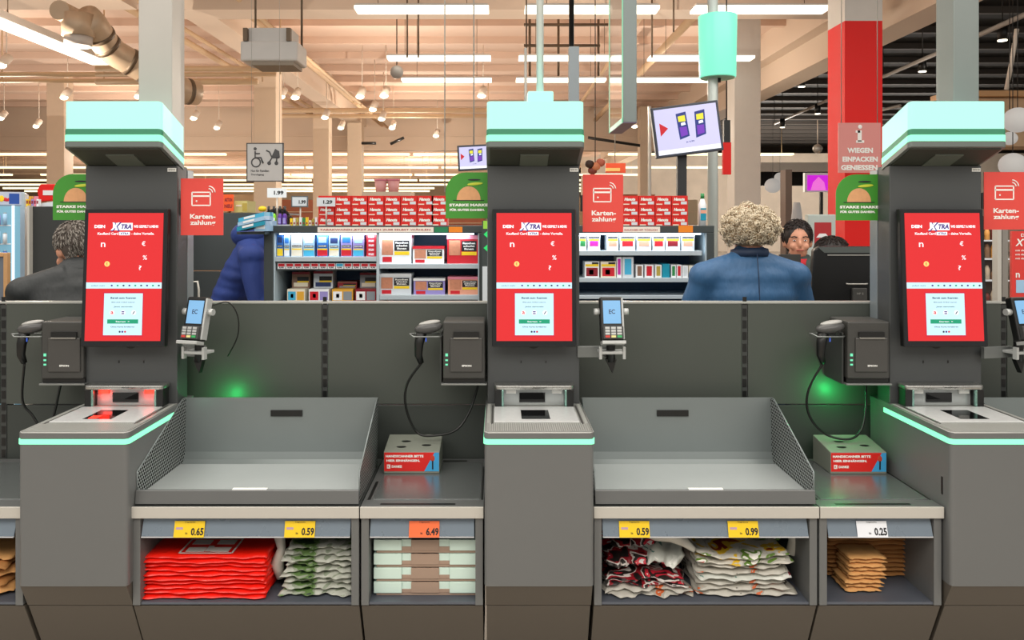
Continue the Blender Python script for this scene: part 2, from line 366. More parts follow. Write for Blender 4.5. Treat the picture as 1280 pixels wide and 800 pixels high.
spots = [(80, 122), (173, 121), (45, 158), (1, 148), (2, 82), (242, 148), (271, 160), (351, 121), (369, 122), (450, 121), (480, 120), (466, 137), (406, 147), (426, 160), (477, 149), (490, 160), (602, 120), (545, 170), (772, 121), (793, 158)]
for i, (a, b) in enumerate(spots):
    D = 2500 / (278 - b)
    m = MB(); x, z = PX(a, D), PZ(b, D); m.cyl((x, D, z + .02), (x + .04, D + .12, z + .17), .075, SPH, seg=14); m.ell((x, D, z), (.085, .03, .05), SPOTE, 14, 8); m.cyl((x + .03, D + .08, z + .15), (x + .03, D + .08, 5.25), .01, SPH, seg=6)
    m.build('spotlight', label='small round warm spotlight under the beige ceiling', cat='spotlight', group='spotlights under the beige ceiling')
for i, (a, b) in enumerate([(1163, 26), (1253, 50), (1153, 89), (1002, 108), (1022, 142), (978, 159), (1042, 170), (1011, 20)]):
    if i == 7: continue
    D = 2800 / (278 - b)
    m = MB(); x, z = PX(a, D), PZ(b, D); m.cyl((x, D, z), (x, D, z + .25), .07, BLK, seg=16); m.cyl((x, D, z - .015), (x, D, z), .066, SPOTE, seg=16); m.cyl((x, D, z + .25), (x, D, 6.2), .01, BLK, seg=6)
    m.build('track_spotlight', label='black cylinder spotlight with lit warm lens under the dark ceiling', cat='spotlight', group='black spotlights under the dark ceiling')
TRK = mat('track_rail', '#b3aca6', .5)
for i, (p0, p1, D0, D1) in enumerate([((1104, 96), (1300, 10), 16, 9.5), ((968, 155), (1044, 121), 26, 19), ((1100, 138), (1125, 132), 20, 18)]):
    m = MB(); m.tube([(PX(p0[0], D0), D0, PZ(p0[1], D0)), (PX(p1[0], D1), D1, PZ(p1[1], D1))], .035, TRK, 6); m.cyl((PX(p0[0], D0), D0, PZ(p0[1], D0)), (PX(p0[0], D0), D0, 6.19), .01, BLK, seg=6)
    m.build('light_track', label=['long pale lighting track crossing the dark ceiling right of the red column', 'pale lighting track left of the red column', 'short lighting track just right of the red column'][i], cat='rail')
m = MB(); m.tube([(PX(1258, 8.7), 8.7, PZ(112, 8.7)), (PX(1265, 8.6), 8.6, PZ(75, 8.6)), (PX(1271, 8.5), 8.5, PZ(36, 8.5))], .022, SPH, 8); m.build('slanted_rod', label='pale slanted rod hanging under the dark ceiling at upper right', cat='rod')
m = MB(); m.cyl((PX(1022, 12), 12, PZ(180, 12)), (PX(1022, 12), 12, PZ(150, 12)), .008, SPH, seg=6); m.ell((PX(1022, 12), 12, PZ(186, 12)), .07, SILV); m.build('hanging_ball', label='small silver ball hanging on a wire left of the red column', cat='ornament')
m = MB(); m.ell((PX(496, 12), 12, PZ(90, 12)), .1, mat('grey_dome', '#a9a6a4', .4)); m.cyl((PX(496, 12), 12, PZ(82, 12)), (PX(496, 12), 12, 5.2), .01, DUCTD, seg=6); m.build('dome_camera', label='grey dome camera hanging at the left end of a linear light', cat='camera')
# black hanging frames above the middle
m = MB(); D = 13
for a, b, c_, d in [(655, 31, 760, 31), (655, 57, 750, 57)]: m.cyl((PX(a, D), D, PZ(b, D)), (PX(c_, D), D, PZ(d, D)), .025, DUCTD, seg=6)
for a in (662, 698, 748): m.cyl((PX(a, D), D, PZ(95, D)), (PX(a, D), D, 5.2), .02, DUCTD, seg=6)
m.build('hanging_rail_frame', label='dark hanging rail frame under the ceiling above the middle kiosk', cat='frame')
for i, (a, b, c_, d) in enumerate([(452, 179, 470, 179), (488, 180, 505, 172), (735, 172, 800, 182)]):
    m = MB(); D = 22; m.tube([(PX(a, D), D, PZ(b, D)), (PX(c_, D), D, PZ(d, D))], .04, BLK, 6); m.build('dark_bar', label=['dark bar hanging far back right of the beige pillars', 'slanted dark bar hanging right of another dark bar', 'long dark bar behind the hanging glass sign'][i], cat='bar')
# ---------------------------------------------------------------- partition
XL, XR, SP = -1.3275, .13, 1.4575
CX = [.13 - SP, .13, .13 + SP]; SIDE = ['left', 'middle', 'right']
WY = 3.06
t = thing('partition', 'dark grey metal partition behind the kiosks with slotted uprights and pale top edge', 'partition', (0, WY, .3))
ups = [-3.0, -1.891, -.661, .9455, 1.937, 3.0]
for i in range(5):
    a, b = ups[i] + .012, ups[i + 1] - .012
    m = MB(); m.box(a, b, WY, WY + .02, .905, 1.29, mat('partition_panel', '#4a4f4a', .5, .1, noise=.05, scale=2, bump=.0001, bscale=900)); m.build('upper_panel', t, bevel=.002)
    m = MB(); m.box(a, b, WY + .004, WY + .02, .3, .90, mat('partition_lower', '#3a3f3c', .5, .1, noise=.05, scale=2)); m.build('lower_panel', t, bevel=.002)
for x in ups[1:5]:
    m = MB(); m.box(x - .011, x + .011, WY + .003, WY + .05, .3, 1.285, ANT_D)
    for k in range(22): m.box(x - .0075, x + .0075, WY + .0015, WY + .003, .34 + k * .045, .34 + k * .045 + .030, BLK)
    m.build('slotted_upright', t)
m = MB(); m.box(-3, 3, WY - .002, WY + .03, 1.29, 1.2975, mat('edge_trim', '#b9bbb6', .35, .4)); m.build('top_trim', t)

# ---------------------------------------------------------------- kiosk
HOODG = mat('hood_light_box', '#aef3e0', .35, emit=.95)
HOODB = mat('hood_green_band', '#3f8c6c', .4, .1)
HOODU = mat('hood_underside', '#34382f', .6)
PLATE = mat('scanner_plate', '#cfd2d2', .25, .25, noise=.06, scale=60)
KNURL = mat('knurled_rubber', '#9a9c98', .4, .4)
SCR_R = mat('screen_red', '#dd2a2e', .25, emit=.85)
SCR_D = mat('screen_dark_red', '#c9203c', .25, emit=.95)
SCR_P = mat('screen_panel_blue', '#c3e9f6', .25, emit=.95)
SCR_G = mat('screen_green', '#1f9a72', .25, emit=.9)
SCR_K = mat('screen_ink', '#3a4560', .25, emit=.5)
SCR_V = mat('screen_violet', '#4a2a86', .25, emit=.8)
REDE = mat('scan_light_red', '#ff3020', .3, emit=2.5)
def print_screen(m, cx, y, z0, z1, w_):
    """what the touch screen shows; z0..z1 is the lit area"""
    H = z1 - z0; e = .0008
    Z = lambda f_: z1 - H * f_
    m.box(cx - w_ / 2, cx + w_ / 2, y - .001, y, z0, z1, SCR_R)
    yy = y - .0018
    # headline
    m.text('DEIN', cx - .092, Z(.106), yy, .0115, GLOWW, .038, bold=.05)
    m.text('WIE GESPIELT & MEHR!', cx + .073, Z(.106), yy, .0100, GLOWW, .088, bold=.04)
    m.box(cx - .045, cx + .025, yy - .0003, yy + .0006, Z(.136), Z(.078), GLOWW)
    m.text('TRA', cx + .002, Z(.107), yy - .0008, .017, SCR_V, .040, bold=.04, slant=.2)
    m.text('X', cx - .036, Z(.109), yy - .0010, .032, SCR_V, .034, bold=.05, slant=.2)
    m.text('X', cx - .039, Z(.106), yy - .0014, .028, GLOWW, .028, bold=.05, slant=.2)
    m.text('Kaufland Card', cx - .062, Z(.162), yy, .0090, GLOWW, .074, bold=.03)
    m.box(cx - .022, cx + .016, yy - .0003, yy + .0006, Z(.175), Z(.149), GLOWW)
    m.text('XTRA', cx - .003, Z(.162), yy - .0008, .0080, SCR_V, .030, bold=.03)
    m.text('- deine Vorteile.', cx + .062, Z(.162), yy, .0090, GLOWW, .082, bold=.03)
    # small loose signs of the advertisement
    m.text('n', cx - .078, Z(.25), yy, .016, GLOWW, .016, bold=.01); m.text('€', cx + .066, Z(.24), yy, .017, GLOWW, .013, bold=.01)
    m.text('%', cx + .072, Z(.35), yy, .016, GLOWW, .015, bold=.01); m.text('?', cx + .056, Z(.43), yy, .016, GLOWW, .01, bold=.01)
    cyl_z = Z(.40); m.cyl((cx - .062, yy, cyl_z), (cx - .062, yy + .0006, cyl_z), .0095, mat('coin_print', '#f4d878', .3, emit=.9), seg=18)
    m.text('E', cx - .062, cyl_z, yy - .0008, .009, SCR_R, bold=.01)
    # banner
    m.box(cx - w_ / 2, cx + w_ / 2, yy - .0002, yy + .0006, Z(.592), Z(.545), SCR_P)
    for k in range(9):
        x = cx - w_ * .16 + k * w_ * .078; m.ell((x, yy - .0003, Z(.569)), (.0038, .0004, .0032), [SCR_V, SCR_G, SCR_K][k % 3], 10, 6)
    m.text('einfach mehr', cx - w_ * .34, Z(.569), yy - .0008, .005, SCR_K, .05, bold=0)
    # lower card
    cw = w_ * .51; m.box(cx - cw / 2 - .003, cx + cw / 2 + .003, yy - .0001, yy + .0006, Z(.965), Z(.62), SCR_D)
    m.box(cx - cw / 2, cx + cw / 2, yy - .0006, yy + .0004, Z(.955), Z(.63), SCR_P); q = yy - .0012
    m.text('Bereit zum Scannen', cx, Z(.665), q, .007, SCR_K, cw * .66, bold=.03)
    m.text('Bitte jetzt Artikel scannen', cx, Z(.700), q, .0045, SCR_K, cw * .6)
    m.text('Jetzt sammeln', cx, Z(.735), q, .0055, SCR_K, cw * .48, bold=.02)
    for k, c_ in enumerate((SCR_R, SCR_V, SCR_K)):
        x = cx + (k - 1) * cw * .28
        m.cyl((x, q, Z(.78)), (x, q + .0004, Z(.78)), .0085, GLOWW, seg=16); m.text(['a', '=', '/'][k], x, Z(.78), q - .0006, .010, c_, .010, bold=.02)
    m.box(cx - cw * .40, cx + cw * .40, q, q + .0006, Z(.865), Z(.832), SCR_G); m.text('Starten  >', cx, Z(.849), q - .0006, .0055, GLOWW, cw * .36)
    m.text('Ohne Karte fortfahren', cx, Z(.890), q, .0045, SCR_K, cw * .62)
    for k, c_ in enumerate((SCR_K, SCR_V, SCR_D)): m.ell((cx + (k - 1) * .0095, q, Z(.928)), (.0036, .0004, .0036), c_, 10, 6)
def rounded_plan(cx, hw, y0, y1, r, n=5):
    p = [(cx - hw, y1)]
    p += [(cx - hw + r - r * math.cos(a), y0 + r - r * math.sin(a)) for a in (math.pi / 2 * k / n for k in range(n + 1))]
    p += [(cx + hw - r + r * math.sin(a), y0 + r - r * math.cos(a)) for a in (math.pi / 2 * k / n for k in range(n + 1))]
    p += [(cx + hw, y1)]; return p
RIB = mat('rib_steel', '#c2c4c0', .3, .5)
def kiosk(i, scan_red):
    cx = CX[i]
    lab = ['self-checkout kiosk at the left with red glowing scanner and grey post', 'middle self-checkout kiosk seen straight on, thin white pole on its hood', 'self-checkout kiosk at the right edge, below the round lanterns'][i]
    t = thing('checkout_kiosk', lab, 'self-checkout', (cx, 2.78, 0), 'self-checkout kiosks')
    hw = .171; zt = .9425
    # base
    b = MB(); b.prism(rounded_plan(cx, hw, 2.5, 3.04, .014), 'z', .4625, .925, ANT); base = b.build('base_cabinet', t)
    b = MB(); b.prism([(2.503, .4625), (2.545, .382), (3.0, .382), (3.0, .4625)], 'x', cx - hw + .004, cx + hw - .004, PLI); 
    b.build('kick_band', t, bevel=.001)
    b = MB(); b.prism([(2.546, .380), (2.66, .14), (3.0, .14), (3.0, .380)], 'x', cx - hw + .006, cx + hw - .006, PLI); b.box(cx - .12, cx + .12, 2.75, 3.0, 0, .14, ANT_D); b.build('plinth', t, bevel=.001)
    if i == 2:
        b = MB(); b.box(cx - hw - .002, cx - hw + .002, 2.545, 2.552, .735, .79, BLK); b.build('keyhole', base)
    # deck rim
    b = MB(); b.prism(rounded_plan(cx, hw + .002, 2.4985, 3.04, .016), 'z', .925, zt, ANT); deck = b.build('deck', t, bevel=.0015)
    b = MB(); b.prism(rounded_plan(cx, hw - .004, 2.504, 2.895, .012), 'z', zt, zt + .002, KNURL)
    for q in range(46): xr = cx - .155 + q * .0069; b.box(xr, xr + .0030, 2.515, 2.608, zt + .002, zt + .0034, RIB)
    for q in range(30):
        yr = 2.615 + q * .009
        for s_ in (-1, 1): b.box(cx + s_ * .160 - .005, cx + s_ * .160 + .005, yr, yr + .004, zt + .002, zt + .0034, RIB)
    b.tube([(cx - hw, 2.88, zt), (cx - hw, 2.512, zt), (cx - hw + .012, 2.4995, zt), (cx + hw - .012, 2.4995, zt), (cx + hw, 2.512, zt), (cx + hw, 2.88, zt)], .0016, RIB, 6)
    b.build('knurled_border', deck)
    # led line along front and both sides
    b = MB(); p = rounded_plan(cx, hw + .0035, 2.497, 2.93, .017); b.prism(p, 'z', .9065, .9225, LED); b.build('led_line', t)
    # scanner plate
    b = MB(); pz = zt + .002; b.box(cx - .142, cx + .139, 2.62, 2.835, pz, pz + .003, PLATE); sc = b.build('scanner_plate', deck, bevel=.001)
    b = MB(); b.box(cx - .05, cx + .045, 2.655, 2.78, pz + .003, pz + .0036, GLOSSB); b.build('scan_window', deck)
    for s_ in (-1, 1): b = MB(); b.box(cx + s_ * .1475 - .003, cx + s_ * .1475 + .003, 2.60, 2.86, pz, pz + .0015, BLK2); b.build('side_gap', deck)
    # scanner tower
    tw = MB(); ty = 2.84; z0 = pz
    for s_ in (-1, 1):
        tw.box(cx + s_ * .125 - .015, cx + s_ * .125 + .015, ty, ty + .05, z0, z0 + .062, BLK)
        tw.box(cx + s_ * .112 - .004, cx + s_ * .112 + .004, ty - .0015, ty + .01, z0 + .002, z0 + .060, mat('post_gleam', '#8fb8ad', .2, .8))
    tw.box(cx - .11, cx + .11, ty + .03, ty + .05, z0, z0 + .062, mat('tower_glass', '#a9aeae', .15, .3))
    tower = tw.build('scanner_tower', t, bevel=.002)
    b = MB(); b.prism(rounded_plan(cx, .142, ty - .006, ty + .055, .02), 'z', z0 + .062, z0 + .077, STEEL, smooth=True); b.build('tower_cap', t, bevel=.003)
    b = MB(); b.text('datalogic', cx + .02, z0 + .0695, ty - .0075, .004, BLK, .05); b.build('lettering', tower)
    b = MB(); b.box(cx - .052, cx + .04, ty + .026, ty + .0299, z0 + .012, z0 + .045, GLOSSB); b.build('tower_window', tower)
    for s_ in (-1, 1):
        b = MB(); b.box(cx + s_ * .082 - .018, cx + s_ * .082 + .018, ty + .022, ty + .0299, z0 + .043, z0 + .056, REDE if scan_red else mat('tower_lamp_off', '#f0f0ec', .3)); b.build('scan_lamp', tower)
    if scan_red:
        b = MB(); b.box(cx - .035, cx - .005, 2.66, 2.70, pz + .0037, pz + .0042, REDE); b.build('red_scan_line', deck)
        for s_ in (-1, 1):
            l = area('scan_glow', (cx + s_ * .08, ty + .015, z0 + .045), .03, .02, .05, (1, .03, .02), (R(60), 0, 0)); l.parent = tower; l.location = Vector(l.location) - origin(tower)
    # column
    cw = .1665; zc = 1.806; cc = cx
    b = MB(); b.box(cc - cw, cc + cw, 2.9, 2.995, .93, zc, ANT_C); colm = b.build('column', t, bevel=.003)
    b = MB(); b.box(cc + cw - .035, cc + cw - .004, 2.8985, 2.9, zc - .022, zc - .009, WHT); b.text('SCO 0%d' % (i + 1), cc + cw - .0195, zc - .0155, 2.8978, .006, BLK, .024); b.build('column_label', colm)
    b = MB(); b.prism([(cc + .025 * math.cos(a), 1.165 + .022 * math.sin(a)) for a in (math.pi * (1 + k / 10) for k in range(11))], 'y', 2.896, 2.9, BLK)
    for s_ in (-1, 1): b.box(cc + s_ * .045 - .002, cc + s_ * .045 + .002, 2.8985, 2.9, 1.09, 1.10, BLK)
    b.build('column_recess', colm)
    b = MB(); b.box(cc - cw - .002, cc + cw + .002, 2.992, 3.05, 1.10, zc - .01, mat('column_lit_edge', '#848d92', .35, .3)); b.build('lit_edge_strip', t, bevel=.001)  # lit edge of the column, its light put into a paler strip
    # touch screen (tilted)
    sw, sz0, sz1, sy = .1495, 1.157, 1.648, 2.875
    b = MB(); b.box(cx - sw, cx + sw, sy - .028, sy, sz0, sz1, BLK); scr = b.build('touchscreen', t, pivot=(cx, sy, (sz0 + sz1) / 2), bevel=.004)
    b = MB(); b.box(cx - sw + .002, cx + sw - .002, sy - .030, sy - .028, sz0 + .003, sz1 - .003, mat('bezel_black', '#17191c', .25)); b.build('bezel', scr, bevel=.001)
    b = MB(); print_screen(b, cx, sy - .030, sz0 + .021, sz1 - .016, .268); b.build('display', scr)
    scr.rotation_euler = (R(-3.6), 0, 0)
    # hood, tilted upward at the front
    hy0, hy1, hz = 2.76, 2.955, 1.860
    hwid = .167
    SL = .34   # the hood drops towards its back
    def hp(extra=0): return rounded_plan(cx, hwid + extra, hy0 - extra, hy1, .014)
    b = MB(); b.prism(hp(.0025), 'z', hz, hz + .020, mat('hood_grey_band', '#6c7471', .4, .2)); b.box(cx - hwid + .01, cx + hwid - .01, hy0 + .01, hy1, hz - .004, hz, HOODU)
    hood = b.build('hood', t, pivot=(cx, hy0, hz), bevel=.001)
    b = MB(); b.prism(hp(.0025), 'z', hz + .020, hz + .042, LED); b.build('hood_led_line', hood)
    b = MB(); b.prism(hp(.002), 'z', hz + .042, hz + .062, HOODB); b.build('hood_band', hood)
    b = MB(); b.prism(hp(0), 'z', hz + .062, hz + .158, HOODG); b.build('hood_light_box', hood)
    b = MB(); b.box(cx - .05, cx + .05, hy0 + .05, hy1 - .02, hz - .008, hz - .004, mat('hood_lamp_cover', '#5d645a', .4)); b.build('hood_lamp_cover', hood)
    for o_ in [hood] + list(hood.children):
        for v_ in o_.data.vertices: v_.co.z -= SL * v_.co.y
    # post above
    if i != 1:
        px = [(173, 215), (1192, 1224)][0 if i == 0 else 1]
        if i == 0: x0, x1, y0 = PX(173, 2.97), PX(215, 2.97), 2.97
        else: x0, x1, y0 = PX(1192, 2.97), PX(1224, 2.97), 2.97
        b = MB(); b.box(x0, x1, y0, y0 + .12, zc - .02, 4.3, mat('post_lit_tone_' + SIDE[i], '#b1ada7' if i == 0 else '#7f8785', .4, .2)); b.build('post', t, bevel=.003)  # left post painted lighter as brightly lit, right one darker
    else:
        x = PX(675, 2.9)
        b = MB(); b.cyl((x, 2.9, 1.9), (x, 2.9, 4.3), .0135, mat('white_pole', '#dfe6e4', .3, .2)); b.build('pole', t)
        b = MB(); b.prism(rounded_plan(x, .046, 2.85, 2.95, .01), 'z', 2.02, 2.068, HOODG); b.build('pole_socket', t, bevel=.004)
    # unseen green point light added for the glow on the partition
    lx = {0: (PX(283, 3.0), .935), 1: None, 2: (PX(1046, 3.0), .955)}[i]
    if lx:
        l = bpy.data.lights.new('partition_green_fill', 'POINT'); l.energy = .45 if i == 0 else .6; l.color = (.02, 1, .2); l.shadow_soft_size = .004
        o = bpy.data.objects.new('partition_green_fill', l); COL.objects.link(o); o.parent = t; o.location = Vector((lx[0], 2.995, lx[1])) - Vector((cx, 2.78, 0))
    return t
kiosk(0, True); kiosk(1, False); kiosk(2, False)

# ---------------------------------------------------------------- shelf units with counters
PINK = mat('rail_blue_grey', '#76838f', .28, .2, noise=.05)
SHELF = mat('shelf_board_paint', '#575c66', .45, .1)
UNITD = mat('unit_inside', '#35373b', .6, .1)
def counter_unit(x0, x1, label, plate):
    t = thing('counter_unit', label, 'shelf unit', ((x0 + x1) / 2, 2.78, 0), 'low shelf units between the kiosks')
    b = MB(); zt = .70
    if plate: b.box(x0, x1, 2.535, 3.05, .676, .6985, TRAYF)
    else: b.box(x0, x1, 2.535, 3.05, .664, .6985, ANT_D)
    b.build('counter_top', t)
    b = MB(); b.box(x0, x1, 2.528, 2.536, .664, .6995, STRIP); b.build('edge_strip', t, bevel=.001)
    for xa, xb in ((x0 + .002, x0 + .026), (x1 - .026, x1 - .002)):
        b = MB(); b.box(xa, xb, 2.54, 3.0, .384, .664, ANT); b.build('side_panel', t, bevel=.001)
    b = MB(); b.box(x0 + .026, x1 - .026, 2.98, 3.0, .40, .664, UNITD); b.build('back_panel', t)
    b = MB(); b.box(x0 + .026, x1 - .026, 2.545, 2.98, .384, .392, SHELF); b.build('bottom_board', t, bevel=.001)
    b = MB(); b.prism([(2.546, .380), (2.66, .14), (3.0, .14), (3.0, .380)], 'x', x0 + .002, x1 - .002, PLI); b.box(x0 + .05, x1 - .05, 2.75, 3.0, 0, .14, ANT_D); b.build('plinth', t, bevel=.001)
    b = MB(); b.prism([(2.556, .655), (2.538, .604), (2.542, .602), (2.561, .655)], 'x', x0 + .030, x1 - .030, PINK)
    b.box(x0 + .030, x1 - .030, 2.536, 2.543, .600, .6035, mat('rail_lip', '#c5c8cc', .3)); b.build('price_rail', t)
    if plate:
        b = MB(); xa, xb = x0 + .03, x1 - .012; b.box(xa, xb, 2.60, 3.0, .6985, .7005, mat('ribbed_plate', '#8b9090', .24, .7, noise=.05, bump=.0012 if plate == 1 else .0003, bscale=220)); b.build('counter_plate', t, bevel=.0008)
        b = MB(); b.box(x0 + .06, x0 + .06 + .24, 2.553, 2.566, .6986, .6992, BLK); b.box(x0 + .23, x0 + .32, 3.01, 3.03, .6986, .6992, BLK)
        b.box(x0 + .012, x0 + .022, 2.60, 2.78, .6986, .6994, BLK); b.box(x1 - .009, x1 - .003, 2.60, 2.95, .6986, .6994, BLK); b.build('counter_slot', t)
    return t
UA = [(-1.1605, -.4385), (.3045, 1.0165), (1.762, 2.47)]; UB = [(-1.905, -1.505), (-.4350, -.0445), (1.0200, 1.4115)]
counter_unit(*UA[0], 'wide low shelf unit holding red and green bags under the left tray', 0)
counter_unit(*UA[1], 'wide low shelf unit holding crumpled printed bags under the middle tray', 0)
counter_unit(*UA[2], 'low shelf unit beyond the right kiosk at the edge of the picture', 0)
counter_unit(*UB[0], 'narrow low shelf unit at the far left edge with brown bags', 2)
counter_unit(*UB[1], 'narrow low shelf unit holding pale green folded boxes beside the middle kiosk', 1)
counter_unit(*UB[2], 'narrow low shelf unit holding brown paper bags beside the right kiosk', 2)
# bagging trays
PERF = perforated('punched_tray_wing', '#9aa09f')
def tray(x0, x1, label, wl, wr):
    t = thing('bagging_tray', label, 'tray', ((x0 + x1) / 2, 2.76, .70), 'bagging trays between the kiosks')
    b = MB(); xa, xb = x0 + .006, x1 - .004; yb = 2.95
    b.box(xa + .004, xb - .004, 2.575, 2.90, .712, .724, mat('tray_floor_glare', '#b2b8b8', .25, .3, noise=.05, scale=4)); b.build('tray_floor', t)  # reflected glare on the floor put into a lighter steel colour
    b = MB(); b.prism([(2.545, .703), (2.558, .703), (2.572, .7255), (2.562, .7455), (2.551, .7455)], 'x', xa, xb, TRAYF); b.build('front_lip', t, bevel=.0015)
    b = MB(); h = (xb + xa) / 2; b.box(h - .05, h + .06, 2.556, 2.57, .7455, .7475, WHT); b.build('lip_tab', t)
    # curved back wall with a grip slot
    prof = [(2.90, .712), (2.925, .716), (2.94, .73), (2.948, .755), (2.958, .952), (2.964, .952), (2.954, .752), (2.945, .722), (2.925, .706), (2.90, .704)]
    slx = xa + (xb - xa) * .65 if label.startswith('left') else xa + (xb - xa) * .335
    slx = {0: PX(358, 2.95), 1: PX(841, 2.95)}.get(0 if x0 < 0 else (1 if x0 < 1 else 2), xa + .3)
    b = MB(); b.prism([(y, z) for y, z in prof], 'x', xa, xb, TRAYM)
    b.build('back_wall', t)
    b = MB(); b.box(slx - .058, slx + .058, 2.949, 2.9575, .885, .907, BLK); b.build('grip_slot', t)
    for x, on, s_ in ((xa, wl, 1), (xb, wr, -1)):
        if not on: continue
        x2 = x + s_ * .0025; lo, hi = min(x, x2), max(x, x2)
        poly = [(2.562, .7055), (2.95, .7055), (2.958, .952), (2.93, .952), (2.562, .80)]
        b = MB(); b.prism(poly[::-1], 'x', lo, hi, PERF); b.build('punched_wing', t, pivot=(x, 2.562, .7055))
        b = MB(); b.tube([(x, 2.562, .726), (x, 2.562, .80), (x, 2.93, .952), (x, 2.958, .952)], .0028, TRAYM, 6); b.build('wing_edge', t)
    return t
tray(*UA[0], 'left bagging tray of grey metal with punched side wings', True, True)
tray(*UA[1], 'middle bagging tray of grey metal, right of the middle kiosk', True, True)
tray(*UA[2], 'partly seen grey bagging tray beyond the right kiosk', True, True)
# price tags
YEL = mat('tag_yellow', '#f2cb14', .5); ORA = mat('tag_orange', '#f0703c', .5); TAGW = mat('tag_white', '#e9edf4', .45); TXT = mat('tag_ink', '#15151c', .5); LIL = mat('tag_lilac', '#b79ab0', .5)
def tag_card(px, txt, m_, name_, label):
    D = 2.534; x0, x1 = PX(px - 19, D), PX(px + 19, D); z0, z1 = PZ(672, D), PZ(652.5, D); cx, cz = (x0 + x1) / 2, (z0 + z1) / 2
    t = thing('price_tag', label, 'price tag', (cx, D, z0), 'price tags on the shelf rails')
    b = MB(); b.box(x0, x1, D, D + .0012, z0, z1, m_); b.build('card', t)
    b = MB(); b.text(txt, cx + .026, cz - .007, D - .0006, .0235, TXT, .040, bold=.035); b.text('Tragetasche', cx, z1 - .004, D - .0006, .004, TXT, .034)
    b.text('Stk', cx - .008, cz - .012, D - .0006, .006, TXT, .008); b.box(x0 + .006, x0 + .028, D - .0006, D, cz - .001, cz + .006, LIL) if m_ is YEL else None
    b.build('print', t)
    t.rotation_euler = (R(-17), 0, 0)
tag_card(235.5, '0.65', YEL, '', 'yellow price tag reading 0.65 above the red bags'); tag_card(374, '0.59', YEL, '', 'yellow price tag reading 0.59 above the green printed bags')
tag_card(530, '6.49', ORA, '', 'orange price tag above the pale green folded boxes'); tag_card(793.5, '0.59', YEL, '', 'yellow price tag above the crumpled bags, next to the middle kiosk')
tag_card(930, '0.99', YEL, '', 'yellow price tag reading 0.99 above the stack of colourful bags'); tag_card(1091.5, '0.25', TAGW, '', 'white price tag reading 0.25 above the brown paper bags')
# ---------------------------------------------------------------- bags and boxes in the shelf bays
def slab(name, x0, x1, y0, y1, z, th, m_, seed, label=None, cat='bag', group=None, wave=.006, jag=.01, nx=22, ny=12, bowl=0., rot=0., parent=None, lift=0.):
    """a folded sheet bag: wavy top, rounded uneven front edge"""
    r = random.Random(seed); ph = [r.random() * 6.28 for _ in range(6)]; vs = []; fs = []
    def wv(u, v): return wave * (math.sin(u * 9 + ph[0] + v * 3) * .5 + math.sin(u * 23 + ph[1]) * .25 + math.sin(v * 11 + ph[2] + u * 4) * .35)
    def edge(u): return jag * (math.sin(u * 14 + ph[3]) + .6 * math.sin(u * 37 + ph[4]))
    cx, cy = (x0 + x1) / 2, (y0 + y1) / 2
    for side in (1, -1):
        for j in range(ny + 1):
            v = j / ny
            for i in range(nx + 1):
                u = i / nx
                ex = jag * .6 * math.sin(v * 17 + ph[5] + (3 if u > .5 else 0)) * abs(2 * u - 1) ** 3
                x = x0 + (x1 - x0) * u + ex; y = y0 + (y1 - y0) * v - edge(u) * (1 - v) ** 2
                k = min(1, min(v * ny / 1.2, 1)) * min(1, min(u, 1 - u) * nx / 1.2)
                k = max(k, 0) ** .25
                zz = z + th / 2 + side * th * .5 * (.12 + .88 * k) + wv(u, v) * (1 if side > 0 else .8) + bowl * (2 * u - 1) ** 2 + lift * v
                dx, dy = x - cx, y - cy
                vs.append((cx + dx * math.cos(rot) - dy * math.sin(rot), cy + dx * math.sin(rot) + dy * math.cos(rot), zz))
    W = nx + 1; N = W * (ny + 1)
    for j in range(ny):
        for i in range(nx):
            a = j * W + i; fs.append((a, a + 1, a + W + 1, a + W)); fs.append((N + a, N + a + W, N + a + W + 1, N + a + 1))
    for i in range(nx): fs.append((i, N + i, N + i + 1, i + 1)); a = ny * W + i; fs.append((a, a + 1, N + a + 1, N + a))
    for j in range(ny): a = j * W; fs.append((a, a + W, N + a + W, N + a)); a = j * W + nx; fs.append((a, N + a, N + a + W, a + W))
    b = MB(); b.add(vs, fs, m_, True); return b.build(name, parent, label=label, cat=cat if label else None, group=group)
REDB = mat('red_bag_film', '#f01c0c', .33, noise=.05, bump=.002, bscale=30, coat=.2)
n = 10
for k in range(n):
    z = .3925 + k * .0137
    top = k == n - 1
    o = slab('carrier_bag', PX(178, 2.6) + .01 + (k % 3) * .003, PX(340, 2.6) - .012 + (k % 2) * .004, 2.558 + (k % 4) * .003 + k * .001, 2.93, z, .0132, REDB, 10 + k, wave=.0022, jag=.004, nx=40,
             label='folded red carrier bag with white square emblem, top of the red stack' if top else f'folded red carrier bag, {ORD[k]} up in the red stack', group='red carrier bags')
    if top:
        b = MB(); ox, oy, zt = PX(265, 2.64), 2.64, z + .0170; wdt, dp = .085, .058
        def slb(xa, xb, ya, yb): b.box(ox + xa, ox + xb, oy + ya, oy + yb, zt, zt + .0006, mat('bag_emblem_white', '#cfc9c4', .5))
        for q in (-1, 1): slb(q * wdt - .003, q * wdt + .003, -dp, dp); slb(-wdt, wdt, q * dp - .003, q * dp + .003)
        w2, d2 = wdt * .82, dp * .82
        slb(-w2, -.01, -d2, -.012); slb(-w2, -.01, .012, d2); slb(.012, w2, -d2, -.012); slb(.012, w2, .012, d2)
        b.add([(ox - .008, oy - d2, zt + .0007), (ox + .03, oy - d2, zt + .0007), (ox + .008, oy, zt + .0007), (ox - .008, oy, zt + .0007)], [(0, 1, 2, 3)], MATS['bag_emblem_white'])
        b.build('emblem', o)
GRNB = ramp_mat('green_print_film', [(0, '#20381a'), (.40, '#5d7a44'), (.47, '#8f9884'), (.52, '#b4b7ac'), (.66, '#8a9480'), (.74, '#3c5530')], 7, .45, stretch=(1.5, 1.2, 9), dist=.6)
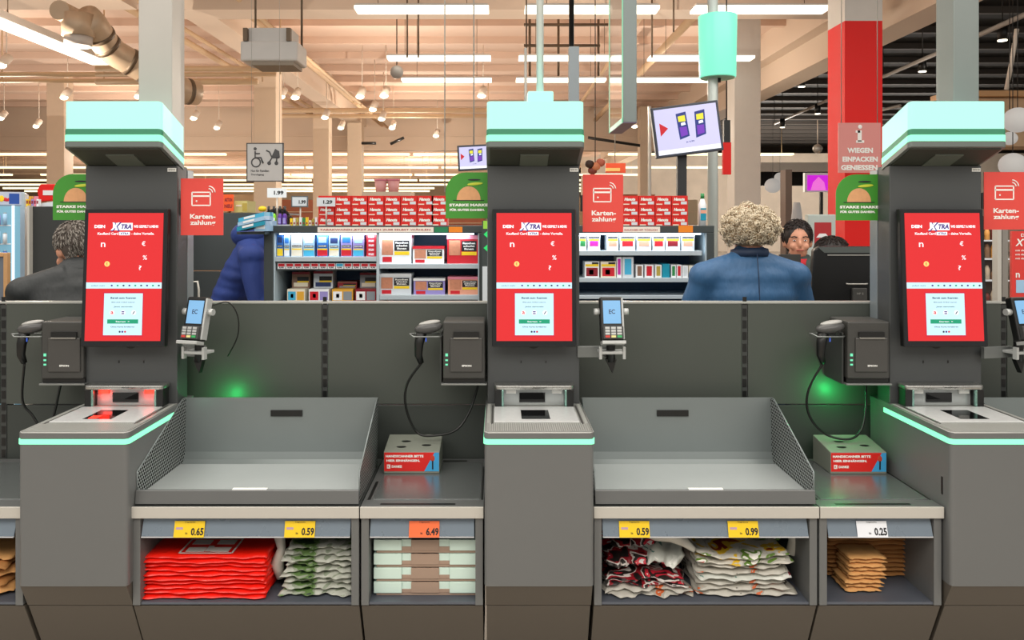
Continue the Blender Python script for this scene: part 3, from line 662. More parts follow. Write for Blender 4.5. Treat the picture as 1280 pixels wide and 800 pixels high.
for k in range(9):
    slab('carrier_bag', PX(352, 2.6) + (k % 3) * .007, PX(441, 2.6) - .003, 2.575 + (k % 3) * .008 + k * .003, 2.92, .394 + k * .0168, .0155, GRNB, 40 + k, wave=.003, jag=.008, nx=30,
         label=f'folded green and white printed bag, {ORD[k]} up, beside the red stack', group='green printed bags')
WHB = mat('white_bag_film', '#c9c7bd', .45, noise=.15, scale=12, bump=.004, bscale=25)
def roll(pts, r, label, m_=None, grp=None, radii=None):
    b = MB(); b.tube(pts, r, m_ or WHB, 12, radii); return b.build('bag_handle_loop', label=label, cat='bag', group=grp)
roll([(PX(351, 2.66), 2.66, .42), (PX(347, 2.66), 2.655, .47), (PX(353, 2.66), 2.65, .52), (PX(348, 2.68), 2.68, .565), (PX(355, 2.72), 2.72, .60)], .012, 'crumpled white bag between the red stack and the green printed bags', radii=[.014, .022, .014, .02, .013])
# left printed pile in the wide middle unit
PRA = ramp_mat('red_black_print_film', [(0, '#171312'), (.40, '#8a1420'), (.47, '#cfc8c2'), (.52, '#2a2422'), (.60, '#c8283a'), (.66, '#e2ddd8'), (.74, '#1b1816')], 9, .42, stretch=(1.2, 1.2, 4), dist=.8)
PRB = ramp_mat('colourful_print_film', [(0, '#7e1814'), (.36, '#d8b024'), (.42, '#c6c2b6'), (.52, '#a9a69c'), (.58, '#5a7a2c'), (.63, '#e6e3da'), (.72, '#b03a20'), (.78, '#2a2a26')], 9, .42, stretch=(1, 1, 7), dist=.7)
PRW = ramp_mat('white_print_film', [(0, '#5b7f78'), (.34, '#c9ccc4'), (.60, '#dedfd8'), (.70, '#9a3a44')], 8, .4, stretch=(1.2, 1.2, 3))
NEWS = ramp_mat('news_print_film', [(0, '#57524b'), (.38, '#bdbab0'), (.60, '#a5a196'), (.66, '#c9602e'), (.70, '#c4c1b8')], 9, .5, stretch=(1, 1, 9), dist=.5)
xa, xb = PX(752, 2.6), PX(866, 2.6)
for k in range(4):
    slab('carrier_bag', xa + .006 + k * .008, xb - .005 - k * .006, 2.575 + k * .008, 2.92, .394 + k * .013, .010, NEWS if k < 2 else PRA, 60 + k, wave=.004, jag=.014, rot=R(2 - k * 2),
         label=f'crumpled printed bag, {ORD[k]} up in the untidy pile', group='untidy pile of printed bags')
for k, (a, b_, rr, mm, yy, zz, lb) in enumerate([(756, 826, 7, PRA, 2.64, .462, 'crumpled red and black bag lying over the left of the untidy pile'), (800, 862, -22, PRW, 2.63, .468, 'white printed bag slanting over the front of the untidy pile'), (760, 850, 12, PRA, 2.70, .505, 'dark printed bag at the back top of the untidy pile')]):
    slab('carrier_bag', PX(a, 2.65), PX(b_, 2.65), yy, yy + .20, zz, .022, mm, 80 + k, label=lb, wave=.012, jag=.014, rot=R(rr), lift=.06 if k != 2 else .02)
roll([(PX(803, 2.68), 2.70, .575), (PX(822, 2.67), 2.67, .572), (PX(842, 2.65), 2.66, .562), (PX(856, 2.64), 2.64, .545), (PX(868, 2.63), 2.62, .525)], .02, 'twisted white bag lying on top of the untidy pile', radii=[.030, .034, .026, .016, .008])
xa, xb = PX(869, 2.6), PX(988, 2.6)
for k in range(8):
    slab('carrier_bag', xa + (k % 2) * .006, xb - (k % 3) * .010 + (.02 if k == 0 else 0), 2.575 + (k % 3) * .006, 2.92, .394 + k * .0162, .0145, [NEWS, NEWS, NEWS, PRW, NEWS, NEWS, PRB, PRB][k], 90 + k, wave=.002 + .0005 * k, jag=.007, nx=30, bowl=.003 * (k - 2) if k > 2 else 0,
         label=f'folded colourful printed bag, {ORD[k]} up in the neat stack left of white handles', group='stack of colourful printed bags')
slab('carrier_bag', PX(915, 2.7), PX(985, 2.7), 2.70, 2.92, .535, .02, PRB, 99, label='dark green fruit printed bag lying at the back of the colourful stack', wave=.008, jag=.01, rot=R(-12))
roll([(PX(975, 2.70), 2.70, .575), (PX(985, 2.69), 2.69, .585), (PX(993, 2.68), 2.68, .57), (PX(993, 2.68), 2.68, .53), (PX(988, 2.68), 2.68, .49)], .016, 'white looped bag handles right of the colourful stack', radii=[.012, .018, .020, .020, .016])
# brown paper bags
KRA = mat('kraft_paper', '#a8743f', .8, noise=.15, scale=10, bump=.003, bscale=30); KRB = mat('light_kraft_paper', '#cf9a5e', .8, noise=.12, scale=10, bump=.003, bscale=30)
for k in range(10):
    slab('paper_bag', PX(1035, 2.72) - (k % 2) * .004, PX(1136, 2.72) + (k % 3) * .003, 2.72, 2.93, .3935 + k * .0150, .0140, KRA, 120 + k, wave=.0015, jag=.003,
         label=f'folded dark brown paper bag, {ORD[k]} up in the rear stack', cat='bag', group='brown paper bags at the back')
for k in range(9):
    x = PX(1059, 2.62) + (k % 2) * .004 - (.012 if k < 3 else 0)
    slab('paper_bag', x, x + .118 + (k % 3) * .003, 2.605 + (k % 2) * .005, 2.715, .3935 + k * .0132, .0118, KRB, 130 + k, wave=.0015, jag=.003, nx=14, ny=8,
         label=f'small light brown paper bag, {ORD[k]} up in the front stack', cat='bag', group='light brown paper bags in front')
for k in range(5):
    slab('paper_bag', -1.86, PX(24, 2.62) - .01 - (k % 2) * .012, 2.58 + (k % 3) * .01, 2.9, .395 + k * .026, .022, KRB if k % 2 == 0 else KRA, 140 + k, wave=.007, jag=.012,
         label=f'brown paper bag, {ORD[k]} from the bottom at the far left edge', cat='bag', group='brown paper bags at the far left')
# folded boxes
MINT = mat('mint_plastic', '#cfe6dc', .4); TAUPE = mat('taupe_plastic', '#a38b7a', .5)
for k in range(4):
    D = 2.585; x0, x1 = PX(467, D), PX(597, D); zb = .3925 + k * .0458; cx = (x0 + x1) / 2; W = x1 - x0
    t = thing('folding_box', f'pale green folded box with brown middle, {ORD[k]} from the bottom of four', 'box', (cx, D, zb), 'folded boxes in the narrow unit')
    b = MB(); b.box(x0 + .008, x1 - .002, D + .006, D + .30, zb, zb + .009, TAUPE); b.build('base', t, bevel=.001)
    for a, c_ in ((x0, x0 + W * .27), (x1 - W * .27, x1)): b = MB(); b.box(a, c_, D, D + .30, zb + .009, zb + .0445, MINT); b.build('end_panel', t, bevel=.002)
    b = MB(); b.box(x0 + W * .27, x1 - W * .27, D + .006, D + .30, zb + .020, zb + .0435, MINT); b.build('middle_panel', t, bevel=.001)
    b = MB(); b.box(x0 + W * .36, x1 - W * .37, D + .002, D + .1, zb + .009, zb + .0435, TAUPE); b.box(x0 + W * .27, x1 - W * .27, D + .004, D + .1, zb + .009, zb + .021, TAUPE); b.build('grip', t, bevel=.001)
# ---------------------------------------------------------------- leaflet / scanner rest boxes
BXG = mat('box_grey_lid', '#7e8278', .5); BXR = mat('box_print_red', '#d81e18', .45); BXB = mat('box_print_blue', '#3d9fd6', .45)
def rest_box(x0, x1, y0, rot, label):
    t = thing('scanner_rest_box', label, 'box', ((x0 + x1) / 2, y0 + .08, .7008), 'rest boxes on the counters')
    cx = (x0 + x1) / 2; z0 = .701; y1 = y0 + .16
    b = MB(); b.prism([(y0, z0), (y1, z0), (y1, z0 + .098), (y0, z0 + .077)], 'x', x0, x1, BXG); b.build('case', t, bevel=.002)
    b = MB(); yy = y0; b.patch(x0 + .002, x1 - .002, z0 + .008, z0 + .075, yy, BXR)
    b.add([(x1 - .002, yy - .001, z0 + .008), (x1 - .002, yy - .001, z0 + .075), (x1 - .018, yy - .001, z0 + .075), (x1 - .055, yy - .001, z0 + .008)], [(0, 1, 2, 3)], BXB)
    b.text('HANDSCANNER BITTE', cx - .025, z0 + .062, yy - .0012, .009, WHT, .135, bold=.05); b.text('HIER EINHÄNGEN.', cx - .030, z0 + .047, yy - .0012, .010, WHT, .120, bold=.05)
    b.box(x0 + .012, x0 + .024, yy - .0012, yy - .0006, z0 + .018, z0 + .032, WHT); b.text('K', x0 + .018, z0 + .025, yy - .0018, .009, BXR, .007); b.text('DANKE', x0 + .047, z0 + .025, yy - .0012, .009, WHT, .036, bold=.05)
    b.ell((x1 - .025, yy - .001, z0 + .054), (.008, .001, .011), mat('hand_print_red', '#c23a20', .5)); b.box(x1 - .027, x1 - .022, yy - .0018, yy - .001, z0 + .015, z0 + .046, TXT)
    b.build('front_print', t)
    for dx, dy in ((-.042, .045), (-.042 + .012, .095), (.048, .060)):
        zz = z0 + .077 + .021 * dy / .16; b = MB(); b.ell((cx + dx, y0 + dy, zz + .0006), (.0175, .0115, .0006), BLK, 16, 6); b.build('lid_hole', t)
    t.rotation_euler = (0, 0, rot); return t
rest_box(-.408, -.208, 2.865, 0, 'low grey box with red and blue front below the middle handscanner')
rest_box(1.190, 1.391, 2.86, 0, 'low grey box with red and blue front beside the right kiosk')

# ---------------------------------------------------------------- receipt printers
def printer(cx, label, grn):
    D = 2.88; t = thing('receipt_printer', label, 'printer', (cx, 2.95, 1.02), 'receipt printers on wall shelves')
    b = MB(); b.box(cx - .076, cx + .076, D, 3.04, 1.036, 1.243, BLK2); b.build('body', t, bevel=.006, seg=3)
    b = MB(); b.box(cx - .05, cx + .066, D - .006, D, 1.062, 1.185, mat('printer_cover', '#454442', .38)); b.build('paper_cover', t, bevel=.003)
    b = MB(); b.box(cx - .038, cx + .054, D - .007, D - .001, 1.188, 1.206, BLK); b.build('paper_slot', t)
    b = MB(); b.box(cx - .037, cx + .053, D - .012, D - .004, 1.181, 1.187, mat('printer_lip', '#77756f', .4)); b.build('tear_edge', t, bevel=.001)
    b = MB(); b.text('EPSON', cx + .010, 1.085, D - .0072, .007, WHT, .034, bold=.04); b.build('lettering', t)
    for k, z in enumerate((1.118, 1.101, 1.085)): b = MB(); b.box(cx - .067, cx - .058, D - .002, D, z, z + (.010 if k == 0 else .006), mat('indicator_green', '#6fe0b0', .4, emit=1)); b.build('indicator', t)
    b = MB(); b.box(cx - .082, cx + .082, D - .005, 3.055, 1.014, 1.020, mat('bracket_steel', '#8a8d8b', .3, .6)); b.box(cx - .076, cx + .076, D + .01, 3.03, 1.020, 1.037, BLK); b.build('wall_shelf', t, bevel=.001)
    b = MB(); b.box(cx - .088, cx - .082, 2.90, 3.055, 1.014, 1.20, ANT_D); b.build('side_bracket', t, bevel=.001)
    return t
def cord(pts, r=.0045, name='cord', label=None, cat='cord', parent=None, m_=None):
    # smooth with Catmull-Rom
    P = [Vector(p) for p in pts]; out = []
    for i in range(len(P) - 1):
        p0, p1, p2, p3 = P[max(i - 1, 0)], P[i], P[i + 1], P[min(i + 2, len(P) - 1)]
        for k in range(8):
            u = k / 8; out.append(.5 * ((2 * p1) + (p2 - p0) * u + (2 * p0 - 5 * p1 + 4 * p2 - p3) * u * u + (3 * p1 - p0 - 3 * p2 + p3) * u ** 3))
    out.append(P[-1]); b = MB(); b.tube(out, r, m_ or BLK, 8); return b.build(name, parent, label=label, cat=cat if label else None)
def handscanner(cx, label, D=2.90):
    """cx: centre of the scanner hanging in its wire cradle"""
    t = thing('handscanner', label, 'barcode scanner', (cx, D, 1.10), 'handscanners hanging beside the printers')
    b = MB(); b.ell((cx + .022, D, 1.218), (.052, .032, .021), mat('scanner_head_plastic', '#4a4a4a', .3), rot=Matrix.Rotation(R(-9), 3, 'Y')); b.ell((cx + .026, D, 1.236), (.040, .022, .009), mat('scanner_top_shell', '#a3a3a0', .3), rot=Matrix.Rotation(R(-9), 3, 'Y')); b.build('head', t)
    b = MB(); b.tube([(cx, D, 1.21), (cx - .012, D - .004, 1.16), (cx - .014, D - .004, 1.12), (cx - .004, D, 1.09)], .015, BLK, 12, [.02, .017, .014, .010]); b.build('handle', t)
    b = MB(); b.box(cx + .012, cx + .017, D - .018, D - .014, 1.17, 1.19, mat('trigger_blue', '#3a5fd0', .4)); b.build('trigger', t)
    b = MB(); b.tube([(cx - .045, D - .01, 1.196), (cx - .03, D - .02, 1.188), (cx + .06, D - .02, 1.188), (cx + .07, D - .01, 1.188), (cx + .07, D + .14, 1.188)], .0028, mat('cradle_wire', '#8d9190', .3, .7), 8); b.tube([(cx - .045, D - .01, 1.196), (cx - .035, D + .05, 1.19), (cx + .07, D + .06, 1.188)], .0028, MATS['cradle_wire'], 8); b.build('wire_cradle', t)
    return t
PXs = [XL - .249 + .0, XR - .2505, XR + SP - .2545 + .005]
PXs = [(PX(53, 2.88) + PX(103, 2.88)) / 2, (PX(554, 2.88) + PX(606, 2.88)) / 2, PX(1086, 2.88)]
plabel = ['black receipt printer in shade left of the left touchscreen', 'black receipt printer on its shelf left of the middle touchscreen', 'black receipt printer on its shelf left of the right touchscreen']
for i in range(3): printer(PXs[i], plabel[i], 0)
hx = [PX(32, 2.9), PX(528, 2.9), PX(1030, 2.9)]
hl = ['handscanner in shade beside the printer at the far left', 'handscanner hanging left of the middle printer with a long looping cord', 'handscanner hanging left of the right printer']
for i in range(3):
    t = handscanner(hx[i], hl[i])
    if i == 1: cord([(hx[1] - .004, 2.9, 1.09), (PX(509, 2.93), 2.93, PZ(480, 2.93)), (PX(507, 2.93), 2.94, PZ(510, 2.93)), (PX(522, 2.95), 2.95, PZ(541, 2.95)), (PX(548, 2.94), 2.94, PZ(544, 2.94)), (PX(572, 2.96), 2.96, PZ(536, 2.96)), (PX(588, 2.98), 2.98, PZ(512, 2.98)), (PX(598, 3.0), 3.0, PZ(480, 3.0))], parent=t)
    elif i == 2: cord([(hx[2] - .004, 2.9, 1.09), (PX(1010, 2.93), 2.93, PZ(490, 2.93)), (PX(1013, 2.93), 2.94, PZ(520, 2.93)), (PX(1034, 2.93), 2.95, PZ(544, 2.93)), (PX(1060, 2.94), 2.94, PZ(549, 2.94)), (PX(1076, 2.96), 2.96, PZ(538, 2.96)), (PX(1082, 2.98), 2.98, PZ(510, 2.98)), (PX(1082, 3.0), 3.0, PZ(480, 3.0))], parent=t)
    else: cord([(hx[0] - .004, 2.9, 1.09), (PX(28, 2.95), 2.95, PZ(500, 2.95)), (PX(36, 2.95), 2.97, PZ(520, 2.95)), (PX(60, 2.98), 2.98, PZ(540, 2.98)), (PX(76, 3.0), 3.0, PZ(480, 3.0))], parent=t)
# ---------------------------------------------------------------- card terminals
TERM = mat('terminal_silver', '#b9bcbb', .35, .3)
def terminal(cx, rz, label, arm_from):
    D = 2.86; t = thing('card_terminal', label, 'card terminal', (cx, D, 1.16), 'card terminals beside the touchscreens')
    zb = 1.16
    b = MB(); b.box(cx - .042, cx + .042, D - .02, D + .012, zb + .015, zb + .172, BLK); body = b.build('body', t, pivot=(cx, D, zb + .09), bevel=.007, seg=3)
    b = MB(); b.box(cx + .034, cx + .0425, D - .0205, D + .0125, zb + .02, zb + .168, TERM); b.build('side_trim', body, bevel=.003)
    b = MB(); b.box(cx - .031, cx + .031, D - .022, D - .02, zb + .076, zb + .158, mat('terminal_screen', '#86bdea', .2, emit=.75)); b.build('screen', body)
    b = MB(); b.text('EC', cx, zb + .118, D - .0228, .016, SCR_K, .022, bold=.02); b.build('screen_print', body)
    b = MB(); b.box(cx - .036, cx + .036, D - .036, D - .012, zb + .02, zb + .066, mat('keypad_base', '#3c3d3d', .5)); kp = b.build('keypad', body, bevel=.003)
    cols = ['#c43a30', '#e0d890', '#3aa860']
    b = MB()
    for r_ in range(4):
        for c_ in range(3): b.box(cx - .029 + c_ * .021, cx - .013 + c_ * .021, D - .038, D - .036, zb + .025 + r_ * .010, zb + .0325 + r_ * .010, plain(cols[c_], .4) if r_ == 0 else TERM)
    b.build('keys', body)
    b = MB(); b.box(cx - .042, cx + .042, D - .045, D + .0, zb + .002, zb + .014, TERM); b.build('reader_lip', body, bevel=.002)
    body.rotation_euler = (R(-14), 0, 0)
    b = MB(); b.cyl((cx, D + .01, zb - .06), (cx, D + .01, zb + .04), .016, BLK); b.build('stand', t)
    b = MB(); b.box(cx - .045, cx + .045, D - .025, D + .035, zb - .028, zb - .018, TERM); b.build('clamp_plate', t, bevel=.002)
    for s_ in (-1, 1): b = MB(); b.box(cx + s_ * .042 - .005, cx + s_ * .042 + .005, D - .028, D - .01, zb - .045, zb - .002, TERM); b.build('clamp_jaw', t, bevel=.001)
    b = MB(); b.box(min(arm_from, cx), max(arm_from, cx), D + .035, D + .05, zb - .048, zb - .008, mat('arm_steel', '#7d8180', .35, .5)); b.prism([(cx - .02, zb - .05), (cx + .02, zb - .05), (cx + .005, zb - .10)], 'y', D + .0, D + .02, BLK); b.build('bracket_arm', t, bevel=.001)
    for s_ in (-1, 1): b = MB(); b.cyl((cx + s_ * .062, D + .005, zb + .12), (cx + s_ * .042, D + .005, zb + .12), .012, TERM, seg=12); b.build('side_knob', t)
    t.rotation_euler = (0, 0, rz); return t
TZ = [PX(247, 2.86), PX(764, 2.86), PX(1276, 2.86)]
terminal(TZ[0], R(-16), 'card terminal with blue display right of the left kiosk', CX[0] + .16)
terminal(TZ[1], R(2), 'card terminal with blue display right of the middle kiosk', CX[1] + .16)
terminal(TZ[2], R(14), 'card terminal with blue display at the right picture edge', CX[2] + .16)
cord([(PX(262, 2.9), 2.9, PZ(383, 2.9)), (PX(285, 2.93), 2.93, PZ(378, 2.93)), (PX(297, 2.95), 2.95, PZ(395, 2.95)), (PX(297, 2.97), 2.97, PZ(420, 2.97)), (PX(285, 3.0), 3.0, PZ(445, 3.0))], .0025, 'terminal_cord', 'thin black cord looping right of the left card terminal', 'cord')
# ---------------------------------------------------------------- card payment signs
SGR = mat('sign_red', '#dd4a42', .35, noise=.02)
def pay_sign(x0, x1, z0, z1, y, label):
    cx, cz = (x0 + x1) / 2, (z0 + z1) / 2; W, H = x1 - x0, z1 - z0
    t = thing('payment_sign', label, 'sign', (cx, y, z0), 'red card payment signs')
    b = MB(); b.box(x0, x1, y, y + .003, z0, z1, SGR); b.build('panel', t)
    b = MB(); yy = y - .0008; w2, h2, th = W * .215, H * .115, W * .028; oz = cz + H * .14; ox = cx - W * .02
    # card outline with a chip line
    for q in (-1, 1):
        b.box(ox - w2, ox + w2, yy, y, oz + q * h2 - th / 2, oz + q * h2 + th / 2, WHT); b.box(ox + q * w2 - th / 2, ox + q * w2 + th / 2, yy, y, oz - h2, oz + h2, WHT)
    b.box(ox - w2, ox + w2, yy, y, oz + h2 * .30, oz + h2 * .55, WHT); b.ell((ox - w2 * .5, yy, oz - h2 * .35), (W * .022, .0006, W * .022), WHT, 10, 6)
    for rr in (.10, .16):
        pts = [(ox + w2 * .8 + W * rr * math.cos(a), yy, oz + h2 * .9 + W * rr * math.sin(a)) for a in (R(5 + k * 10) for k in range(9))]; b.tube(pts, W * .013, WHT, 6)
    b.build('card_symbol', t)
    b = MB(); b.text('Karten-', cx + W * .02, cz - H * .17, y - .0008, H * .085, WHT, W * .60, bold=.03); b.text('zahlung', cx + W * .02, cz - H * .29, y - .0008, H * .105, WHT, W * .60, bold=.03); b.build('lettering', t)
    b = MB(); b.box(x0 - .004, x0 + .01, y + .003, y + .05, cz - .03, cz + .03, ANT_D); b.build('holder', t)
D = 2.92
for (a, b_, c_, d, lb) in [(226, 279, 294, 223, 'red card payment sign right of the left kiosk column'), (728.5, 779, 290, 218, 'red card payment sign right of the middle kiosk column'), (1230, 1283, 287, 215, 'red card payment sign at the right picture edge')]:
    pay_sign(PX(a, D), PX(b_, D), PZ(c_, D), PZ(d, D), D, lb)
# green signs with bread
GRS = mat('sign_green', '#3f8f2e', .4, noise=.12, scale=5); BRD = mat('bread_print', '#d9a070', .5, noise=.15, scale=60); LEAF = mat('herb_print', '#c3cf3a', .5)
def green_sign(x0, z0, label, y=2.99):
    W, H = .172, .172; x1, z1 = x0 + W, z0 + H; r_ = .075
    t = thing('promo_sign', label, 'sign', ((x0 + x1) / 2, y, z0), 'green bread signs')
    p = [(x0, z0), (x1, z0), (x1, z1)] + [(x0 + r_ - r_ * math.sin(a), z1 - r_ + r_ * math.cos(a)) for a in (math.pi / 2 * k / 8 for k in range(9))]
    b = MB(); b.prism(p, 'y', y, y + .003, GRS); b.build('panel', t)
    b = MB(); yy = y - .001; bx, bz, br = x0 + W * .50, z0 + H * .40, W * .26
    b.prism([(bx + br * 1.0 * math.cos(a), bz + br * 1.15 * math.sin(a)) for a in (math.pi * k / 14 for k in range(15))], 'y', yy, y, BRD)
    b.box(bx - br * 1.3, bx + br * 1.3, yy - .0004, y, bz - .0028, bz, TXT)
    b.ell((bx + W * .14, yy - .0008, z0 + H * .75), (W * .17, .0006, H * .03), LEAF, rot=Matrix.Rotation(R(-5), 3, 'Y')); b.ell((bx + W * .12, yy - .0008, z0 + H * .84), (W * .14, .0006, H * .018), TXT)
    b.build('bread_picture', t)
    b = MB(); b.text("STARKE MARKE", x0 + W * .50, z0 + H * .29, y - .001, H * .06, WHT, W * .84, bold=.05); b.text('FÜR GUTES DAHEIM.', x0 + W * .47, z0 + H * .19, y - .001, H * .06, WHT, W * .76, bold=.05); b.build('lettering', t)
    b = MB(); b.box(x1 - .02, x1 + .02, y + .003, y + .02, z0 + .04, z0 + .08, ANT_D); b.build('holder', t)
green_sign(PX(66, 2.99), PZ(275, 2.99), 'green sign with bread picture left of the left kiosk column, above the man in black')
green_sign(PX(557, 2.99), PZ(273, 2.99), 'green sign with bread picture left of the middle kiosk column')
green_sign(PX(1045, 2.99), PZ(275.5, 2.99), 'green sign with bread picture in front of the red column')
# ---------------------------------------------------------------- tobacco display cases
CASE = mat('case_dark_grey', '#3e4546', .45, .1); CASEI = mat('case_back_blue', '#46658c', .5, noise=.1); CASEW = mat('case_light_side', '#b9cbd6', .4)
SHF = mat('case_shelf', '#c2d0da', .3, .2)
def pz(y, D): return PZ(y, D)
def case(x0, x1, D, label, divider, shelves, lab_patches):
    """px extents; opening is at y=D"""
    X0, X1 = PX(x0, D), PX(x1, D); zt = pz(282, D)
    t = thing('display_case', label, 'display case', ((X0 + X1) / 2, D + .22, .95))
    zb = 1.08
    b = MB(); b.box(X0, X1, D, D + .42, pz(291, D), zt, CASE); b.build('top_board', t, bevel=.003)
    for a, c_ in ((X0, X0 + .05), (X1 - .04, X1)): b = MB(); b.box(a, c_, D, D + .42, .95, pz(291, D), CASE); b.build('side_wall', t, bevel=.003)
    b = MB(); b.box(X0 + .05, X1 - .04, D + .39, D + .42, .95, pz(291, D), CASEI); b.build('back_wall', t)
    b = MB(); b.box(X0 + .05, X1 - .04, D + .03, D + .39, .95, zb, CASE); b.build('bottom_board', t)
    b = MB(); b.box(X0 + .051, X0 + .058, D + .01, D + .39, zb, pz(291, D), CASEW); b.build('light_lining', t); b = MB(); b.box(X1 - .048, X1 - .041, D + .01, D + .39, zb, pz(291, D), CASEW); b.build('light_lining', t)
    b = MB(); b.box(X0 + .08, X1 - .07, D + .02, D + .035, pz(291, D) - .012, pz(291, D) - .002, mat('case_lamp', '#dff0ff', .4, emit=2)); b.build('lamp_strip', t)
    l = area('case_light', ((X0 + X1) / 2, D + .03, pz(291, D) - .015), X1 - X0 - .2, .03, 1.3, (.80, .92, 1), (R(32), 0, 0)); l.parent = t; l.location = Vector(l.location) - origin(t)
    if divider: b = MB(); xd = PX(divider, D); b.box(xd - .008, xd + .008, D + .01, D + .39, zb, pz(291, D), SHF); b.build('divider', t)
    for (a, c_, y0, y1) in shelves:
        b = MB(); b.box(PX(a, D), PX(c_, D), D + .012, D + .36, pz(y1, D), pz(y0, D), SHF); b.build('shelf', t, bevel=.002)
    b = MB()
    for (a, c_, y0, y1, m_) in lab_patches: b.patch(PX(a, D), PX(c_, D), pz(y1, D), pz(y0, D), D, m_, .002)
    b.build('header_print', t); return t
CD = 4.5
OLV = mat('header_green', '#1f8054', .5); ORG = mat('header_orange', '#f08a1c', .5); STW = mat('header_white', '#efe7dd', .5)
case_a = case(330, 608, CD, 'wide tobacco display case with bluish lit shelves behind the left bagging tray', 472, [(343, 470, 321, 327), (474, 600, 330, 336), (474, 600, 369, 375)],
     [(397, 542, 284, 290.5, STW), (543, 560, 284, 290.5, OLV), (561, 578, 283.5, 290.5, ORG)])
case_b = case(690, 893, CD, 'narrower tobacco display case with bluish lit shelves behind the middle bagging tray', None, [(700, 878, 313.5, 319.5), (700, 878, 347.5, 353), (700, 878, 369.5, 374)],
     [(778, 825, 283.5, 290.5, STW), (848, 866, 282, 290.5, ORG)])
b = MB(); b.text('TABAKWAREN JETZT AUCH ZUM SELBST WÄHLEN', PX(469, CD), pz(287.2, CD), CD - .003, .014, mat('header_red_ink', '#b02a2a', .5), PX(538, CD) - PX(400, CD))
b.build('header_lettering', case_a)
b = MB(); b.text('RAUCHEN IST TÖDLICH', PX(801, CD), pz(287.2, CD), CD - .003, .012, MATS['header_red_ink'], PX(822, CD) - PX(781, CD)); b.build('header_lettering', case_b)
YB = mat('warning_yellow', '#f2cf20', .5); KB = mat('warning_black', '#1c1c24', .5); SKN = mat('photo_skin_print', '#c9876a', .5, noise=.3, scale=40)
def pack(name, x0, x1, y0, y1, D, dep, base, patches, label, group, texts=(), lid=None):
    X0, X1, Z0, Z1 = PX(x0, D), PX(x1, D), pz(y1, D), pz(y0, D); W, H = X1 - X0, Z1 - Z0
    b = MB(); b.box(X0, X1, D, D + dep, Z0, Z1 - (H * .14 if lid else 0), base)
    if lid: b.prism([(X0 - .002, Z1 - H * .14), (X1 + .002, Z1 - H * .14), (X1 + .001, Z1), (X0 - .001, Z1)], 'y', D - .003, D + dep + .003, lid)
    for (a, c_, e, f_, m_) in patches: b.patch(X0 + W * a, X0 + W * c_, Z0 + H * e, Z0 + H * f_, D, m_, .001)
    for (tx, a, e, h, wd, m_) in texts: b.text(tx, X0 + W * a, Z0 + H * e, D - .0016, H * h, m_, W * wd, bold=.04)
    return b.build(name, label=label, cat='pack' if 'pack' in name else 'tub', group=group)
PK = {k: plain(v, .4) for k, v in dict(blue='#2f6fc0', lblue='#9fc6e6', white='#eef2f6', red='#cc2230', navy='#28386a', cyan='#47b2dc', pink='#e58aa0', dred='#8c1f2c', brown='#8a6a58', cream='#e9e2cf', magenta='#c62aa4', teal='#1793b0', green='#2f8a4c', olive='#b5a04a', grey='#8b929a', gold='#e0a93c', peach='#e9a58c', silver='#d3dbe2', violet='#9a90d0').items()}
g = 'pouches on the upper shelf of the wide tobacco case'
cols = [('blue', 'yellow', 'navy'), ('lblue', 'white', 'blue'), ('silver', 'cream', 'white'), ('lblue', 'cyan', 'silver'), ('blue', 'red', 'lblue'), ('lblue', 'cream', 'navy'), ('violet', 'red', 'blue'), ('violet', 'cyan', 'lblue')]
for i, (a, b_) in enumerate([(346, 354), (355, 362), (364, 378), (379, 393), (396, 410), (411, 424), (426, 440), (441, 455)]):
    c0, c1, c2 = cols[i]; c1m = YB if c1 == 'yellow' else PK[c1]
    pack('tobacco_pack', a, b_, 293 + (i % 2), 320.6, 4.54, .12, PK[c0], [(.05, .95, .03, .30, c1m), (.05, .95, .30, .36, YB), (.1, .9, .42, .52, KB), (.15, .85, .62, .88, PK[c2])], f'{c0 if c0[0] != "l" else "light blue"} tobacco pouch, {ORD[i]} from the left on the upper shelf', g, [('RAUCHEN', .5, .47, .05, .7, WHT)])
for k in range(5):
    pack('tobacco_pack', 458, 470, 315.0 - k * 5.5, 320.5 - k * 5.5, 4.535, .1, PK['red'], [(.2, .8, .2, .8, PK['pink'])], f'flat red pack, {ORD[k]} from the bottom of the red pile beside the case divider', 'flat red packs in a pile', [('Pall', .5, .5, .4, .5, WHT)])
# price strip
for k in range(12):
    x = 347 + k * 10.4; pack('price_label_pack', x, x + 9.6, 329.2, 336.2, 4.53, .004, PK['white'], [(.08, .92, .45, .95, PK['cyan'] if k == 7 else PK['red'])], f'small price card, {ORD[k]} from the left under the upper shelf', 'small price cards in the wide tobacco case', [('9,90', .5, .24, .3, .6, KB)])
b = MB(); b.box(PX(345, 4.534), PX(471, 4.534), 4.5342, 4.545, pz(338, 4.53), pz(328.6, 4.53), CASE); b.build('price_rail', label='dark rail carrying the small price cards in the wide tobacco case', cat='rail')
g = 'boxes standing in the lower left of the wide tobacco case'
for i, (a, b_, y0, y1, base, pt) in enumerate([(365, 387, 340, 360.4, 'brown', ('dred', 'cream')), (392, 416, 339, 360.4, 'silver', ('dred', 'navy')), (422, 446, 352, 360.4, 'dred', ('brown', 'grey')), (450, 471, 341, 360.4, 'grey', ('dred', 'cream'))]):
    pack('tobacco_pack', a, b_, y0, y1, 4.66, .12, PK[base], [(0, 1, .86, 1, PK[pt[0]]), (.1, .9, .1, .35, PK[pt[1]]), (.3, .95, .45, .7, KB), (.3, .95, .36, .45, YB)], f'{ORD[i]} box from the left in the rear row of the lower left section', g)
